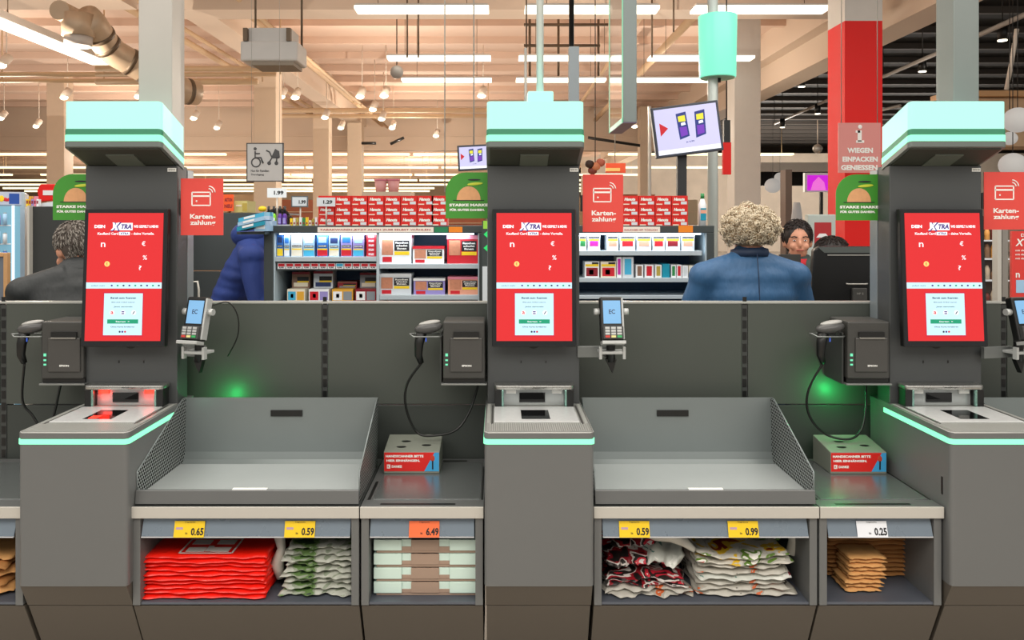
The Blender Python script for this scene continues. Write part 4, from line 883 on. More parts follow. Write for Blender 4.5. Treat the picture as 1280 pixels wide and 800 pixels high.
for i, (a, b_, base, pt) in enumerate([(359, 381, 'cream', ('cyan', 'gold')), (386, 411, 'white', ('red', 'violet')), (415, 441, 'gold', ('white', 'grey')), (444, 470, 'dred', ('white', 'grey'))]):
    pack('tobacco_pack', a, b_, 361.5, 381, 4.56, .10, PK[base], [(.05, .48, .3, .85, PK[pt[0]]), (.55, .95, .3, .85, PK[pt[1]]), (.2, .35, .45, .7, PK['white'])], f'{base if base != "dred" else "dark red"} box, {ORD[i]} from the left in the front row of the lower left section', g + ' front', [('Tabak', .5, .18, .12, .6, KB)])
b = MB(); b.box(PX(345, 4.55), PX(472, 4.55), 4.535, 4.68, pz(392, 4.55), pz(381.3, 4.55), SHF); b.box(PX(362, 4.7), PX(471, 4.7), 4.655, 4.80, pz(392, 4.66), pz(360.6, 4.66), CASE)
b.build('inner_riser', label='stepped shelf inside the lower left of the wide tobacco case', cat='shelf')
g = 'big tobacco tubs in the right half of the wide case'
tubs = [(475, 514, 293, 329.8, 'white', 'pink', 'pink-lidded white tub at the upper left of the right half'), (516, 555, 308, 329.8, 'white', 'red', 'low tub with red lid between two tall tubs on the upper shelf'), (559, 598, 294, 329.8, 'red', 'pink', 'tall red tub with pink lid at the upper right end'),
        (474, 514, 342, 368.8, 'silver', 'white', 'white-lidded tub at the lower left of the right half'), (517, 556, 348, 368.8, 'violet', 'white', 'lilac tub with white lid in the middle of the lower shelf'), (560, 599, 346, 368.8, 'peach', 'pink', 'peach tub with pink lid at the lower right end')]
for (a, b_, y0, y1, base, lid, lb) in tubs:
    pack('tobacco_tub', a, b_, y0, y1, 4.55, .15, PK[base], [(.06, .42, .30, .82, SKN), (.46, .94, .44, .80, KB), (.46, .94, .30, .42, YB), (.08, .38, .06, .24, PK['red'])], lb, g, [('Rauchen', .70, .72, .07, .40, WHT), ('schadet', .70, .62, .07, .36, WHT), ('Ihnen', .70, .52, .07, .3, WHT)], lid=PK[lid])
# right case
g = 'packs on the upper shelf of the narrower tobacco case'
for i, (a, b_, c0, c1) in enumerate([(724, 733, 'white', 'green'), (735, 750, 'white', 'magenta'), (759, 773, 'silver', 'peach'), (775, 794, 'silver', 'red'), (796, 814, 'silver', 'peach'), (816, 831, 'silver', 'red'), (832, 850, 'silver', 'dred'), (852, 868, 'silver', 'peach')]):
    pack('tobacco_pack', a, b_, 294, 313.2, 4.54, .12, PK[c0], [(.05, .95, .78, .92, KB), (.05, .95, .64, .76, YB), (.15, .85, .28, .62, PK[c1]), (.2, .8, .05, .22, PK['white'])], f'{ORD[i]} pack from the left on the upper shelf of the narrower case', g)
g = 'packs on the lower shelf of the narrower tobacco case'
lo = [(731, 749, 327, 'white', 'dred'), (751, 770, 327, 'cream', 'red'), (771, 777, 321, 'white', 'magenta'), (778, 792, 321, 'silver', 'cyan'), (795, 804, 331, 'white', 'brown'), (806, 817, 331, 'white', 'red'), (819, 827, 331, 'white', 'olive'), (828, 837, 330, 'teal', 'teal'), (839, 845, 331, 'white', 'green'), (846, 852, 331, 'white', 'red'), (853, 860, 332, 'white', 'silver'), (861, 867, 332, 'cream', 'silver'), (868, 875, 332, 'white', 'lblue')]
for i, (a, b_, y0, c0, c1) in enumerate(lo):
    lb = f'{ORD[i]} pack from the left on the lower shelf of the narrower case' if i < 12 else 'last pack at the right end of the lower shelf of the narrower case'
    big = i < 2
    pack('tobacco_pack', a, b_, y0, 347.2, 4.54, .12, PK[c0], ([(.05, .95, .70, .84, YB), (.5, .95, .84, .96, KB), (.1, .9, .1, .62, PK[c1]), (.3, .6, .2, .5, PK['white'])] if big else [(.2, .8, .15, .9, PK[c1])]), lb, g)
# ---------------------------------------------------------------- red boxes on top of the cases
RB = mat('red_carton', '#d51d14', .45, noise=.04)
def redbox(cx, D, z, label, group):
    w2, h = .0455, .0585
    b = MB(); b.box(cx - w2, cx + w2, D, D + .12, z, z + h, RB)
    b.text('Hanuta', cx - .004, z + h * .66, D - .001, .018, WHT, .062, bold=.06, slant=.2)
    b.box(cx + .006, cx + .040, D - .0008, D, z + h * .16, z + h * .44, PK['silver']); b.box(cx - .040, cx - .006, D - .0008, D, z + h * .12, z + h * .22, PK['cream'])
    b.build('wafer_box', label=label, cat='box', group=group)
for D, x0, nn, zt, nm in ((4.58, 408, 8, 282, 'wide'), (4.58, 788, 4, 282, 'narrower')):
    for r_ in range(3):
        for k in range(nn + (0 if nn == 4 or r_ < 3 else 0)):
            px = x0 + k * 20.6 + (0 if nn == 8 else 0) - (0)
            if nn == 8 and k == 7: px = x0 + 7 * 20.2
            redbox(PX(px, D), D, pz(282, D) - .006 + r_ * .0592, f'red wafer box, {ORD[k]} from left, {["bottom", "middle", "top"][r_]} row, on the {nm} case', f'red wafer boxes on the {nm} tobacco case')
ZC = 1.5815
# ---------------------------------------------------------------- dark back walls of the checkout lanes
LANE = mat('lane_panel', '#3d4446', .6, noise=.06, scale=2)
t = thing('lane_screen', 'large dark grey lane panel behind the person in navy', 'panel', (PX(285, 5.6), 5.6, 0))
b = MB(); b.box(PX(225, 5.6), PX(352, 5.6), 5.6, 5.66, pz(338, 5.6) + .0, pz(266, 5.6), LANE); b.build('upper_panel', t, bevel=.003)
b = MB(); b.box(PX(225, 5.6), PX(352, 5.6), 5.6, 5.66, 0, pz(338, 5.6) - .008, LANE); b.build('lower_panel', t, bevel=.003)
b = MB(); b.box(PX(225, 5.6), PX(352, 5.6), 5.66, 6.1, pz(268.5, 5.6), pz(266, 5.6), CASE); b.build('top_shelf', t)
t = thing('lane_screen', 'dark lane panel behind the grey haired man at the left', 'panel', (PX(75, 5.2), 5.2, 0))
b = MB(); b.box(PX(38, 5.2), PX(200, 5.2), 5.22, 5.26, 0, pz(258, 5.2), mat('lane_panel_dark', '#2c2f2f', .6)); b.build('panel', t, bevel=.003)
b = MB(); b.box(PX(34, 5.18), PX(36.5, 5.18), 5.18, 5.24, 0, pz(257, 5.18), STRIP); b.build('edge_profile', t)
b = MB(); b.box(PX(38, 5.2), PX(200, 5.2), 5.226, 5.6, pz(260, 5.2), pz(258, 5.2), CASE); b.build('top_shelf', t)
b = MB(); b.tube([(PX(236, 4.4), 4.4, 1.0), (PX(236, 4.4), 4.4, pz(352, 4.4)), (PX(247, 4.4), 4.4, pz(352, 4.4)), (PX(248.5, 4.4), 4.4, pz(362, 4.4)), (PX(248.5, 4.4), 4.4, 1.0)], .006, STRIP, 8); b.build('wire_hoop', label='thin white wire hoop behind the left card terminal', cat='wire')
# fridge at far left
FRD = 5.3
FPX = PX(31, FRD)
t = fridge = thing('drinks_fridge', 'tall glass drinks fridge glowing pale blue at the far left', 'fridge', (FPX, FRD, 0))
b = MB(); b.box(PX(-70, FRD), PX(31, FRD), FRD + .03, FRD + .55, 0, pz(240, FRD), mat('fridge_casing', '#aebcc8', .4)); b.build('casing', t, bevel=.006)
b = MB(); b.box(PX(-66, FRD), PX(27, FRD), FRD + .02, FRD + .03, pz(256, FRD), pz(240, FRD), mat('fridge_header', '#cfd4e4', .4, emit=.5)); b.build('header', t)
b = MB(); bx = PX(6, FRD)
for s_ in (-1, 1):
    b.ell((bx + s_ * .022, FRD + .018, pz(249.5, FRD)), (.022, .002, .012), PK['red'], 12, 6, Matrix.Rotation(R(s_ * 20), 3, 'Y')); b.prism([(bx + s_ * .04, pz(252, FRD)), (bx + s_ * .05, pz(246, FRD)), (bx + s_ * .03, pz(249, FRD))][::s_], 'y', FRD + .016, FRD + .02, PK['red'])
b.ell((bx, FRD + .0165, pz(248.5, FRD)), (.015, .001, .021), YB, 14, 8); b.box(PX(14, FRD), PX(25, FRD), FRD + .015, FRD + .02, pz(255, FRD), pz(242, FRD), plain('#1c4aa0', .4)); b.build('header_emblem', t)
b = MB(); b.box(PX(-66, FRD), PX(26, FRD), FRD + .012, FRD + .02, .3, pz(258, FRD), mat('fridge_glass_light', '#8fc6dc', .2, emit=.55)); b.build('lit_interior', t)
b = MB(); b.box(PX(17, FRD), PX(20, FRD), FRD - .005, FRD + .02, .3, pz(257, FRD), mat('fridge_lamp', '#e8f8ff', .3, emit=1.2)); b.box(PX(26, FRD), PX(31, FRD), FRD, FRD + .03, .3, pz(257, FRD), mat('fridge_frame', '#9fb4c6', .35, .3)); b.build('door_frame', t)
for z in (281, 304, 327, 350, 371): b = MB(); b.box(PX(-60, FRD), PX(16, FRD), FRD + .004, FRD + .012, pz(z, FRD) - .008, pz(z, FRD), PK['white']); b.build('shelf', t)
rg = random.Random(8)
for r_, z in enumerate((281, 304, 327, 350, 371)):
    for k in range(4):
        px = -11 + k * 7; hgt = .06 + .02 * rg.random(); b = MB(); zz = pz(z, FRD); x = PX(px, FRD)
        b.cyl((x, FRD - .012, zz), (x, FRD - .012, zz + hgt), .0135, [PK['silver'], PK['blue'], PK['violet'], PK['lblue']][(k + r_) % 4], seg=12); b.cyl((x, FRD - .012, zz + hgt), (x, FRD - .012, zz + hgt + .006), .010, SILV, seg=12)
        o = b.build('drink_can', label=f'drink can, {ORD[k]} from the left, {ORD[r_]} fridge shelf from the top', cat='can', group='cans in the drinks fridge')
        v = Matrix.Rotation(R(28), 3, 'Z') @ (o.location - Vector((FPX, FRD, 0))); o.location = v + Vector((FPX, FRD, 0)); o.rotation_euler = (0, 0, R(28))
fridge.rotation_euler = (0, 0, R(28))
t = thing('notice_stand', 'wooden framed board standing at the far left edge', 'board', (PX(0, 4), 4, 0)); D = 4
b = MB(); b.box(PX(-50, D), PX(4, D), D + .01, D + .02, 1.0, pz(321, D), mat('notice_paper', '#6c7480', .6)); b.build('board', t)
b = MB(); b.box(PX(4, D), PX(9, D), D, D + .03, 0, pz(316, D), WOOD); b.box(PX(-50, D), PX(4, D), D, D + .03, pz(321, D), pz(316, D), WOOD); b.build('frame', t, bevel=.002)
# small things on the left
def card(px0, px1, y0, y1, D, m_, label, txt='', tc=None, cat='sign', stick=None, name='sign_card', txt2=''):
    b = MB(); b.box(PX(px0, D), PX(px1, D), D, D + .004, pz(y1, D), pz(y0, D), m_)
    W = PX(px1, D) - PX(px0, D); H = pz(y0, D) - pz(y1, D)
    if txt: b.text(txt, (PX(px0, D) + PX(px1, D)) / 2 + (W * .1 if not txt2 else 0), (pz(y0, D) + pz(y1, D)) / 2 + (H * .18 if txt2 else 0), D - .001, H * (.42 if not txt2 else .22), tc or TXT, W * .5 if not txt2 else W * .75, bold=.04)
    if txt2: b.text(txt2, (PX(px0, D) + PX(px1, D)) / 2, (pz(y0, D) + pz(y1, D)) / 2 - H * .2, D - .001, H * .22, tc or TXT, W * .75, bold=.04)
    if stick: b.cyl((PX((px0 + px1) / 2, D), D + .006, pz(y1, D)), (PX((px0 + px1) / 2, D), D + .006, stick), .005, STRIP, seg=6)
    return b.build(name, label=label, cat=cat)
zL = pz(266, 5.6)
card(279, 292, 243, 264, 5.7, plain('#f25a20', .5), 'bright orange card standing right of the left payment sign', 'AKTION', PK['dred'], txt2='NEU')
b = MB(); D = 5.75; b.box(PX(293, D), PX(309, D), D, D + .2, pz(265.5, D), pz(251, D), plain('#c9bf7a', .6)); b.box(PX(303, D), PX(309, D), D - .002, D, pz(264, D), pz(254, D), PK['olive']); b.box(PX(295, D), PX(302, D), D - .002, D, pz(258, D), pz(256, D), PK['cream']); b.build('snack_carton', label='pale yellow carton right of the orange card on the dark lane panel', cat='box')
b = MB(); D = 5.72; b.ell((PX(328, D), D, pz(261, D)), (.03, .02, .02), YB); b.build('yellow_package', label='small yellow package left of the thin dark bottles', cat='package')
card(334, 358, 235, 247, 4.62, PK['white'], 'white price card reading 1.99 above the purple bottles', '1.99', cat='price card', stick=ZC, name='price_card')
t = thing('price_display', 'grey framed price card reading 1.99 between two other price cards', 'price card', (PX(374, 4.62), 4.62, ZC)); D = 4.62
b = MB(); b.box(PX(364, D), PX(385, D), D, D + .008, pz(259, D), pz(245, D), plain('#5d6468', .4)); b.cyl((PX(375, D), D + .01, pz(259, D)), (PX(375, D), D + .01, ZC), .005, STRIP, seg=6); b.build('frame', t)
b = MB(); b.box(PX(365.5, D), PX(383.5, D), D - .002, D, pz(257.5, D), pz(246.5, D), PK['silver']); b.text('1.99', PX(378, D), pz(252.5, D), D - .003, .022, TXT, .04, bold=.04); b.build('card', t)
card(396, 419, 247, 258, 4.545, PK['silver'], 'pale price card reading 1.29 in front of the red wafer boxes', '1.29', cat='price card', stick=ZC, name='price_card')
for i, (px, c_) in enumerate([(336, 'purple'), (342.5, 'green'), (350, 'purple'), (356, 'purple')]):
    D = 4.60; b = MB(); m_ = plain('#5a2a9a', .3) if c_ == 'purple' else plain('#8be02a', .3); x = PX(px, D); z = ZC
    b.loft([(x, D, z, .012, .012), (x, D, z + .055, .0125, .0125), (x, D, z + .068, .008, .008), (x, D, z + .07, .006, .006)], m_, 14); b.cyl((x, D, z + .07), (x, D, z + .112), .0075, BLK, seg=12); b.box(x - .008, x + .008, D - .0135, D - .0125, z + .012, z + .045, PK['white'] if i == 1 else PK['violet'])
    b.build('small_bottle', label=['purple small bottle at the left end of the row', 'bright green small bottle', 'purple small bottle right of the green one', 'purple small bottle at the right end of the row'][i], cat='bottle', group='small bottles on the wide tobacco case')
b = MB(); D = 4.59; b.box(PX(334, D), PX(363, D), D - .02, D + .06, ZC, ZC + .006, PK['silver']); b.build('bottle_tray', label='clear low tray under the small bottles', cat='tray')
rg = random.Random(5)
for k in range(9):
    D = 4.60; x = PX(364 + k * 3.9, D); b = MB(); z = ZC; c_ = [YB, PK['cream'], PK['olive'], PK['white'], PK['green']][k % 5]
    b.box(x - .007, x + .007, D, D + .02, z, z + .03 + .02 * rg.random(), c_); b.box(x - .004, x + .004, D - .001, D, z + .008, z + .02, PK['dred']); b.build('sweet_packet', label=f'small upright sweet packet, {ORD[k]} from the left behind the price cards', cat='packet', group='small sweet packets on the wide tobacco case')
for k, (y, c_) in enumerate([(289, 'teal'), (283, 'lblue'), (278, 'cyan')]):
    D = 4.35; t0 = [(PX(296 + k, D), pz(y, D)), (PX(330, D), pz(y - 8, D)), (PX(330, D), pz(y - 13, D)), (PX(296 + k, D), pz(y - 5, D))]
    b = MB(); b.prism(t0, 'y', D, D + .18, PK[c_]); b.prism([(t0[0][0] + .03, t0[0][1] + .016), (t0[0][0] + .09, t0[0][1] + .03), (t0[0][0] + .09, t0[0][1] + .042), (t0[0][0] + .03, t0[0][1] + .028)], 'y', D - .002, D, PK['white'])
    b.build('blue_package', label=['lowest blue package of the slanting pile over the person in navy', 'middle pale blue package of the slanting pile over the person in navy', 'topmost cyan package of the slanting pile over the person in navy'][k], cat='package', group='slanting blue packages')
b = MB(); D = 4.37; b.box(PX(318, D), PX(333, D), D, D + .2, pz(289, D), pz(276, D), PK['lblue']); b.box(PX(320, D), PX(331, D), D - .001, D, pz(286, D), pz(280, D), PK['white']); b.build('blue_package', label='pale blue upright package touching the corner of the wide tobacco case', cat='package')
b = MB(); D = 4.4; b.box(PX(290, D), PX(325, D), D, D + .25, 0, .9, CASE); b.box(PX(316, D), PX(324, D), D + .21, D + .25, .9, pz(290, D), CASE); b.box(PX(296, D), PX(331, D), D + .0, D + .25, pz(293, D), pz(290, D), CASE); b.build('package_stand', label='dark stand carrying the slanting blue packages', cat='stand')
for k in range(5):
    D = 5.3; x = PX(34 + k * 3.2, D); b = MB(); z = pz(258, 5.2); b.box(x - .007, x + .007, D, D + .03, z, z + .05 + (k % 2) * .02, [YB, PK['gold'], PK['violet'], PK['pink'], PK['white']][k]); b.box(x - .005, x + .005, D - .001, D, z + .02, z + .04, PK['dred']); b.build('sweet_packet', label=f'{ORD[k]} sweet packet from the fridge on the dark lane panel at the left', cat='packet', group='sweet packets on the left lane panel')
t = thing('red_letter_sign', 'red sign with white bar peeking out left of the green sign', 'sign', (PX(60, 7), 7, pz(252, 7))); D = 7
b = MB(); b.prism([(PX(48, D), pz(252, D)), (PX(75, D), pz(250, D)), (PX(75, D), pz(230, D)), (PX(50, D), pz(230, D)), (PX(46, D), pz(238, D))], 'y', D, D + .06, REDC); b.build('panel', t, bevel=.01)
b = MB(); b.box(PX(54, D), PX(75, D), D - .005, D, pz(244, D), pz(238, D), PK['white']); b.build('bar', t)
b = MB(); b.cyl((PX(70, D), D + .04, pz(250, D)), (PX(70, D), D + .04, 0), .02, STRIP, seg=8); b.build('pole', t)
b = MB(); D = 5.35; b.prism([(PX(46, D), pz(258, D)), (PX(70, D), pz(258, D)), (PX(66, D), pz(252, D)), (PX(52, D), pz(254, D))], 'y', D, D + .15, PK['silver']); b.build('grey_package', label='crumpled pale package below the red sign on the left lane panel', cat='package')
# things on and behind the right case
t = thing('spray_bottle', 'white bottle with green cap at the right end of the narrower tobacco case', 'bottle', (PX(878, 4.6), 4.6, ZC)); D = 4.6; x = PX(878, D)
b = MB(); b.loft([(x, D, ZC, .021, .021), (x, D, ZC + .12, .022, .022), (x, D, ZC + .15, .012, .012), (x, D, ZC + .155, .009, .009)], PK['white'], 18); b.build('bottle_body', t)
b = MB(); b.cyl((x, D, ZC + .155), (x, D, ZC + .185), .011, PK['green'], seg=12); b.build('cap', t)
b = MB(); b.box(x - .016, x + .016, D - .0235, D - .021, ZC + .03, ZC + .10, PK['teal']); b.box(x - .016, x + .016, D - .024, D - .021, ZC + .07, ZC + .09, PK['peach']); b.build('bottle_label', t)
for k, px in enumerate((476, 492)):
    D = 9; b = MB(); x = PX(px, D); b.loft([(x, D, pz(240, D), .055, .055), (x, D, pz(226, D), .07, .07)], mat('pink_tub', '#e8a8a8', .4), 18); b.cyl((x, D, pz(226, D)), (x, D, pz(224, D)), .075, PK['pink'], seg=18); b.build('pink_tub', label=['left one of two pink tubs far behind the red wafer boxes', 'right one of two pink tubs far behind the red wafer boxes'][k], cat='tub')
b = MB(); D = 9; b.box(PX(455, D), PX(515, D), D - .1, D + .3, 0, pz(240, D), PIL); b.build('tub_plinth', label='beige plinth carrying the two pink tubs', cat='plinth')
# far shelving hints between the pillars
b = MB(); D = 30
for k in range(16):
    x0 = -18 + k * 1.6; m_ = [plain('#b98f6c', .6), plain('#c9b090', .6), plain('#b06a50', .6), plain('#d2c3ae', .6)][k % 4]
    b = MB(); b.box(x0, x0 + 1.5, D, D + .6, 0, 1.55 + .3 * ((k * 7) % 3) / 3 + .9, m_)
    for q in range(5): b.box(x0 + .04, x0 + 1.46, D - .03, D, .3 + q * .42, .33 + q * .42, PIL)
    b.build('store_shelf', label='pale goods shelf standing far back in the store', cat='shelf', group='distant goods shelves')
# pictogram sign
t = thing('pictogram_sign', 'grey hanging sign with wheelchair and pushchair symbols', 'sign', (PX(331, 7.5), 7.5, pz(226, 7.5))); D = 7.5; SG = mat('sign_light_grey', '#c3c1bf', .5); INK = plain('#4a4a4c', .5)
b = MB(); b.box(PX(309, D), PX(353.5, D), D, D + .02, pz(226, D), pz(179.5, D), SG); b.build('panel', t)
b = MB(); b.box(PX(308, D), PX(309.3, D), D - .002, D + .022, pz(226.5, D), pz(179, D), INK); b.box(PX(353, D), PX(354.3, D), D - .002, D + .022, pz(226.5, D), pz(179, D), INK); b.box(PX(308, D), PX(354.3, D), D - .002, D + .022, pz(179.8, D), pz(178.6, D), INK); b.box(PX(308, D), PX(354.3, D), D - .002, D + .022, pz(227, D), pz(225.8, D), INK); b.build('frame', t)
b = MB(); k = D / F
def q(px, py): return (PX(px, D), D - .002, pz(py, D))
b.tube([q(320 + 5.5 * math.cos(a), 203 + 5.5 * math.sin(a)) for a in (2 * math.pi * i / 20 for i in range(21))], .006, INK, 6); b.ell(q(319, 186), (2 * k, .003, 2 * k), INK)
b.tube([q(319, 189), q(319, 197), q(326, 197), q(329, 204)], .008, INK, 6); b.tube([q(319, 192), q(325, 192)], .006, INK, 6); b.build('wheelchair_symbol', t)
b = MB(); b.tube([q(333, 188), q(337, 190), q(340, 197), q(349, 197)], .007, INK, 6); b.prism([(q(339, 0)[0], q(0, 197)[2]), (q(350, 0)[0], q(0, 197)[2]), (q(349, 0)[0], q(0, 189)[2]), (q(344, 0)[0], q(0, 186)[2])], 'y', D - .003, D, INK)
for px in (336.5, 345.5): b.ell(q(px, 204), (2.4 * k, .003, 2.4 * k), INK)
b.tube([q(340, 197), q(336.5, 203)], .006, INK, 6); b.tube([q(346, 197), q(345.5, 203)], .006, INK, 6); b.build('pushchair_symbol', t)
b = MB(); b.text('Nur für Familien', PX(325, D), pz(213.5, D), D - .002, .022, INK, .17); b.text('Durchgang', PX(322, D), pz(218.5, D), D - .002, .022, INK, .12); b.build('lettering', t)
for px in (314, 349): b = MB(); b.cyl((PX(px, D), D + .01, pz(179, D)), (PX(px, D), D + .01, 5.2), .0018, SILV, seg=6); b.build('wire', t)
# tilted advertising screen
MONF = mat('monitor_frame', '#3d4350', .4); MSC = mat('monitor_screen_lilac', '#cfcdf2', .3, emit=.9); MS2 = mat('monitor_screen_white', '#f0f4ff', .3, emit=1)
def monitor(cx, cz, W, H, D, roll_, label, pole):
    t = thing('advert_monitor', label, 'monitor', (cx, D, cz))
    b = MB(); b.box(cx - W / 2, cx + W / 2, D, D + .05, cz - H / 2, cz + H / 2, MONF); fr = b.build('frame', t, pivot=(cx, D, cz), bevel=.006)
    b = MB(); e = .018; b.box(cx - W / 2 + e, cx + W / 2 - e, D - .003, D, cz - H / 2 + e, cz + H / 2 - e, MSC); yy = D - .004
    b.box(cx - W / 2 + e, cx + W / 2 - e, yy, D, cz - H / 2 + e, cz - H / 2 + e + H * .09, MS2)
    RED_ = mat('monitor_red', '#d01828', .3, emit=.8); BLUE_ = mat('monitor_blue', '#2a3a8a', .3, emit=.7); YEL_ = mat('monitor_yellow', '#e8e23a', .3, emit=.9); VIO_ = mat('monitor_violet', '#7a3ac0', .3, emit=.8)
    b.prism([(cx - W * .40, cz - H * .08), (cx - W * .28, cz + H * .06), (cx - W * .40, cz + H * .18)], 'y', yy - .001, D, RED_)
    for s_, x in ((-1, cx - W * .06), (1, cx + W * .20)):
        p = lambda u, v: (x + u * W * .075 + v * s_ * W * .01, cz + H * .08 + v * H * .27)
        b.prism([p(-1, -1), p(1, -.8), p(1, 1), p(-1, .9)], 'y', yy - .001, D, BLUE_); b.prism([p(-.7, .3), p(.7, .3), p(.7, .75), p(-.7, .7)], 'y', yy - .002, D, YEL_); b.prism([p(-.7, -.8), p(.7, -.7), p(.7, -.1), p(-.7, -.1)], 'y', yy - .002, D, VIO_); b.prism([p(-.3, .0), p(.6, .05), p(.5, .25), p(-.3, .2)], 'y', yy - .003, D, MS2)
    b.text('je 0.99', cx + W * .02, cz - H * .25, yy - .001, H * .04, BLUE_, W * .12)
    b.build('display', fr); fr.rotation_euler = (0, R(-roll_), 0)
    b = MB()
    if pole == 'down': b.box(cx - .055, cx + .01, D + .055, D + .10, 0, cz, mat('black_pole', '#26282b', .5)); b.box(cx - .06, cx + .06, D + .04, D + .06, cz - .06, cz + .06, BLK)
    else: b.cyl((cx, D + .06, cz), (cx, D + .06, 5.2), .007, STRIP, seg=8)
    b.build('mount_pole', t)
D = 5.6; monitor(PX(859, D), pz(161.5, D), .475, .355, D, 7.4, 'tilted advertising monitor on a black pole right of the hanging glass sign', 'down')
D = 7.5; monitor(PX(592, D), pz(197, D), .30, .24, D, 3, 'small advertising monitor peeking out left of the middle kiosk hood', 'up')
# white thin post left of monitor + beacon
t = thing('lane_beacon', 'glowing green cylinder lamp on a tall pale pole', 'lamp', (PX(896, 6.2), 6.2, 0)); D = 6.2; x = PX(897, D)
b = MB(); b.cyl((PX(891, D), D, 0), (PX(891, D), D, 4.7), .040, mat('beacon_pole', '#c9d2ce', .35, .2), seg=20); b.build('pole', t)
b = MB(); b.cyl((x, D, pz(97, D)), (x, D, pz(20, D)), .139, mat('beacon_shade', '#86f2d0', .35, emit=.95), .147, seg=40); b.build('shade', t, bevel=.006)
b = MB(); b.cyl((x, D, pz(97, D) - .006), (x, D, pz(97, D)), .13, mat('beacon_cap', '#8fd0b4', .4), seg=30); b.cyl((x, D, pz(103, D)), (x, D, pz(98, D)), .025, BLK, seg=16); b.build('cap', t)
# hanging slim light sign
t = thing('hanging_sign', 'tall slim hanging glass sign box seen almost edge on', 'sign', (PX(787, 5.0), 5.2, pz(153, 5.0))); D = 5.0
zb = pz(153, D); b = MB(); b.box(PX(779, D), PX(796, D), D, D + .62, zb, 4.6, mat('sign_box_grey', '#76807f', .35, .3)); b.build('box', t, bevel=.003)
b = MB(); b.box(PX(779, D) - .003, PX(779, D), D + .03, D + .58, zb + .03, 4.6, mat('mirror_glass', '#c7ccd0', .05, .9)); b.build('glass_side', t)
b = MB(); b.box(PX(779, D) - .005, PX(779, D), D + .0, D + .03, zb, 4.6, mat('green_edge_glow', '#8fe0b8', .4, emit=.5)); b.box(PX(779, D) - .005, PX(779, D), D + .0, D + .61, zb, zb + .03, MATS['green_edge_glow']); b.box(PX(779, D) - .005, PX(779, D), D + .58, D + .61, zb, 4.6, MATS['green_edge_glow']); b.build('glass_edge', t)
b = MB(); b.box(PX(779, D) - .002, PX(796, D) + .001, D, D + .615, zb - .003, zb, mat('sign_box_violet', '#6f5a80', .35, .2)); b.build('bottom_plate', t)
D = 5.5; b = MB(); b.box(PX(711.5, D), PX(724, D), D, D + .08, pz(190, D), pz(58, D), mat('grey_post_paint', '#8b9499', .4, .2)); b.cyl((PX(715, D), D + .04, pz(58, D)), (PX(715, D), D + .04, 5.2), .018, BLK, seg=8); b.build('ceiling_post', label='short grey post on a black rod behind the middle kiosk hood', cat='post')
D = 6.5; b = MB(); b.cyl((PX(657, D), D, pz(185, D)), (PX(657, D), D, pz(60, D)), .012, STRIP, seg=8); b.cyl((PX(658, D), D, pz(60, D)), (PX(658, D), D, 5.2), .006, DUCTD, seg=6); b.build('thin_rod', label='thin pale rod left of the white pole above the middle kiosk', cat='rod')
D = 9; b = MB(); b.cyl((PX(812, D), D, 0), (PX(812, D), D, pz(133, D)), .02, STRIP, seg=10); b.build('white_post', label='thin white post just left of the tilted monitor', cat='post')
D = 6.8; b = MB(); b.cyl((PX(556, D), D, pz(240, D)), (PX(556, D), D, 5.2), .006, STRIP, seg=6); b.build('hanging_wire', label='thin pale wire hanging above the left half red boxes', cat='wire')
for i, px in enumerate((509, 523, 815, 842)): b = MB(); D = 10.5; b.cyl((PX(px, D), D, pz(72 if i < 3 else 40, D)), (PX(px, D), D, 5.2), .012, DUCTD, seg=6); b.build('ceiling_rod', label='thin grey rod hanging between the linear lights', cat='rod', group='thin grey ceiling rods')
# info sign on the red column
t = thing('info_sign', 'translucent pink info sign hanging in front of the red column', 'sign', (PX(1074, 7.6), 7.6, pz(216, 7.6))); D = 7.6
b = MB(); b.box(PX(1048, D), PX(1101, D), D, D + .01, pz(216, D), pz(153.5, D), mat('pink_sign', '#d98d88', .4, noise=.02)); b.build('panel', t)
b = MB(); b.box(PX(1072, D), PX(1077, D), D - .003, D, pz(177, D), pz(163, D), WHT); b.box(PX(1070, D), PX(1080, D), D - .003, D, pz(178.5, D), pz(175.5, D), WHT); b.box(PX(1069.5, D), PX(1075, D), D - .003, D, pz(166, D), pz(163, D), WHT); b.ell((PX(1075, D), D - .002, pz(158.5, D)), (.02, .002, .02), WHT)
for tx, y, w2 in (('WIEGEN', 188, 32), ('EINPACKEN', 199, 44), ('GENIESSEN.', 209.5, 48)): b.text(tx, PX(1075, D), pz(y, D), D - .003, .050, WHT, w2 * D / F, bold=.05)
b.build('lettering', t)
for px in (1052, 1097): b = MB(); b.cyl((PX(px, D), D + .005, pz(153.5, D)), (PX(px, D), D + .005, 5.6), .004, SILV, seg=6); b.build('wire', t)
# magenta screen, poster stand, cone etc. behind the curly haired person
t = thing('magenta_screen', 'bright magenta screen on a black post in the far shop', 'screen', (PX(1026, 14), 14, 0)); D = 14
b = MB(); b.box(PX(1006, D), PX(1056, D), D, D + .08, pz(240, D), pz(216, D), PK['white']); b.build('case', t)
b = MB(); b.box(PX(1009, D), PX(1053, D), D - .01, D, pz(238, D), pz(219, D), mat('magenta_glow', '#d018d8', .4, emit=.9)); b.prism([(PX(1013, D), pz(238, D)), (PX(1032, D), pz(238, D)), (PX(1030, D), pz(228, D)), (PX(1023, D), pz(221, D)), (PX(1016, D), pz(228, D))], 'y', D - .014, D - .01, mat('pink_glow', '#ee70d8', .4, emit=.9)); b.build('display', t)
b = MB(); b.box(PX(1026, D), PX(1029.5, D), D + .02, D + .07, 0, pz(240, D), BLK); b.build('post', t)
t = thing('poster_stand', 'pale stand with a dark red poster behind the dark haired woman', 'stand', (PX(1027, 7), 7, 0)); D = 7
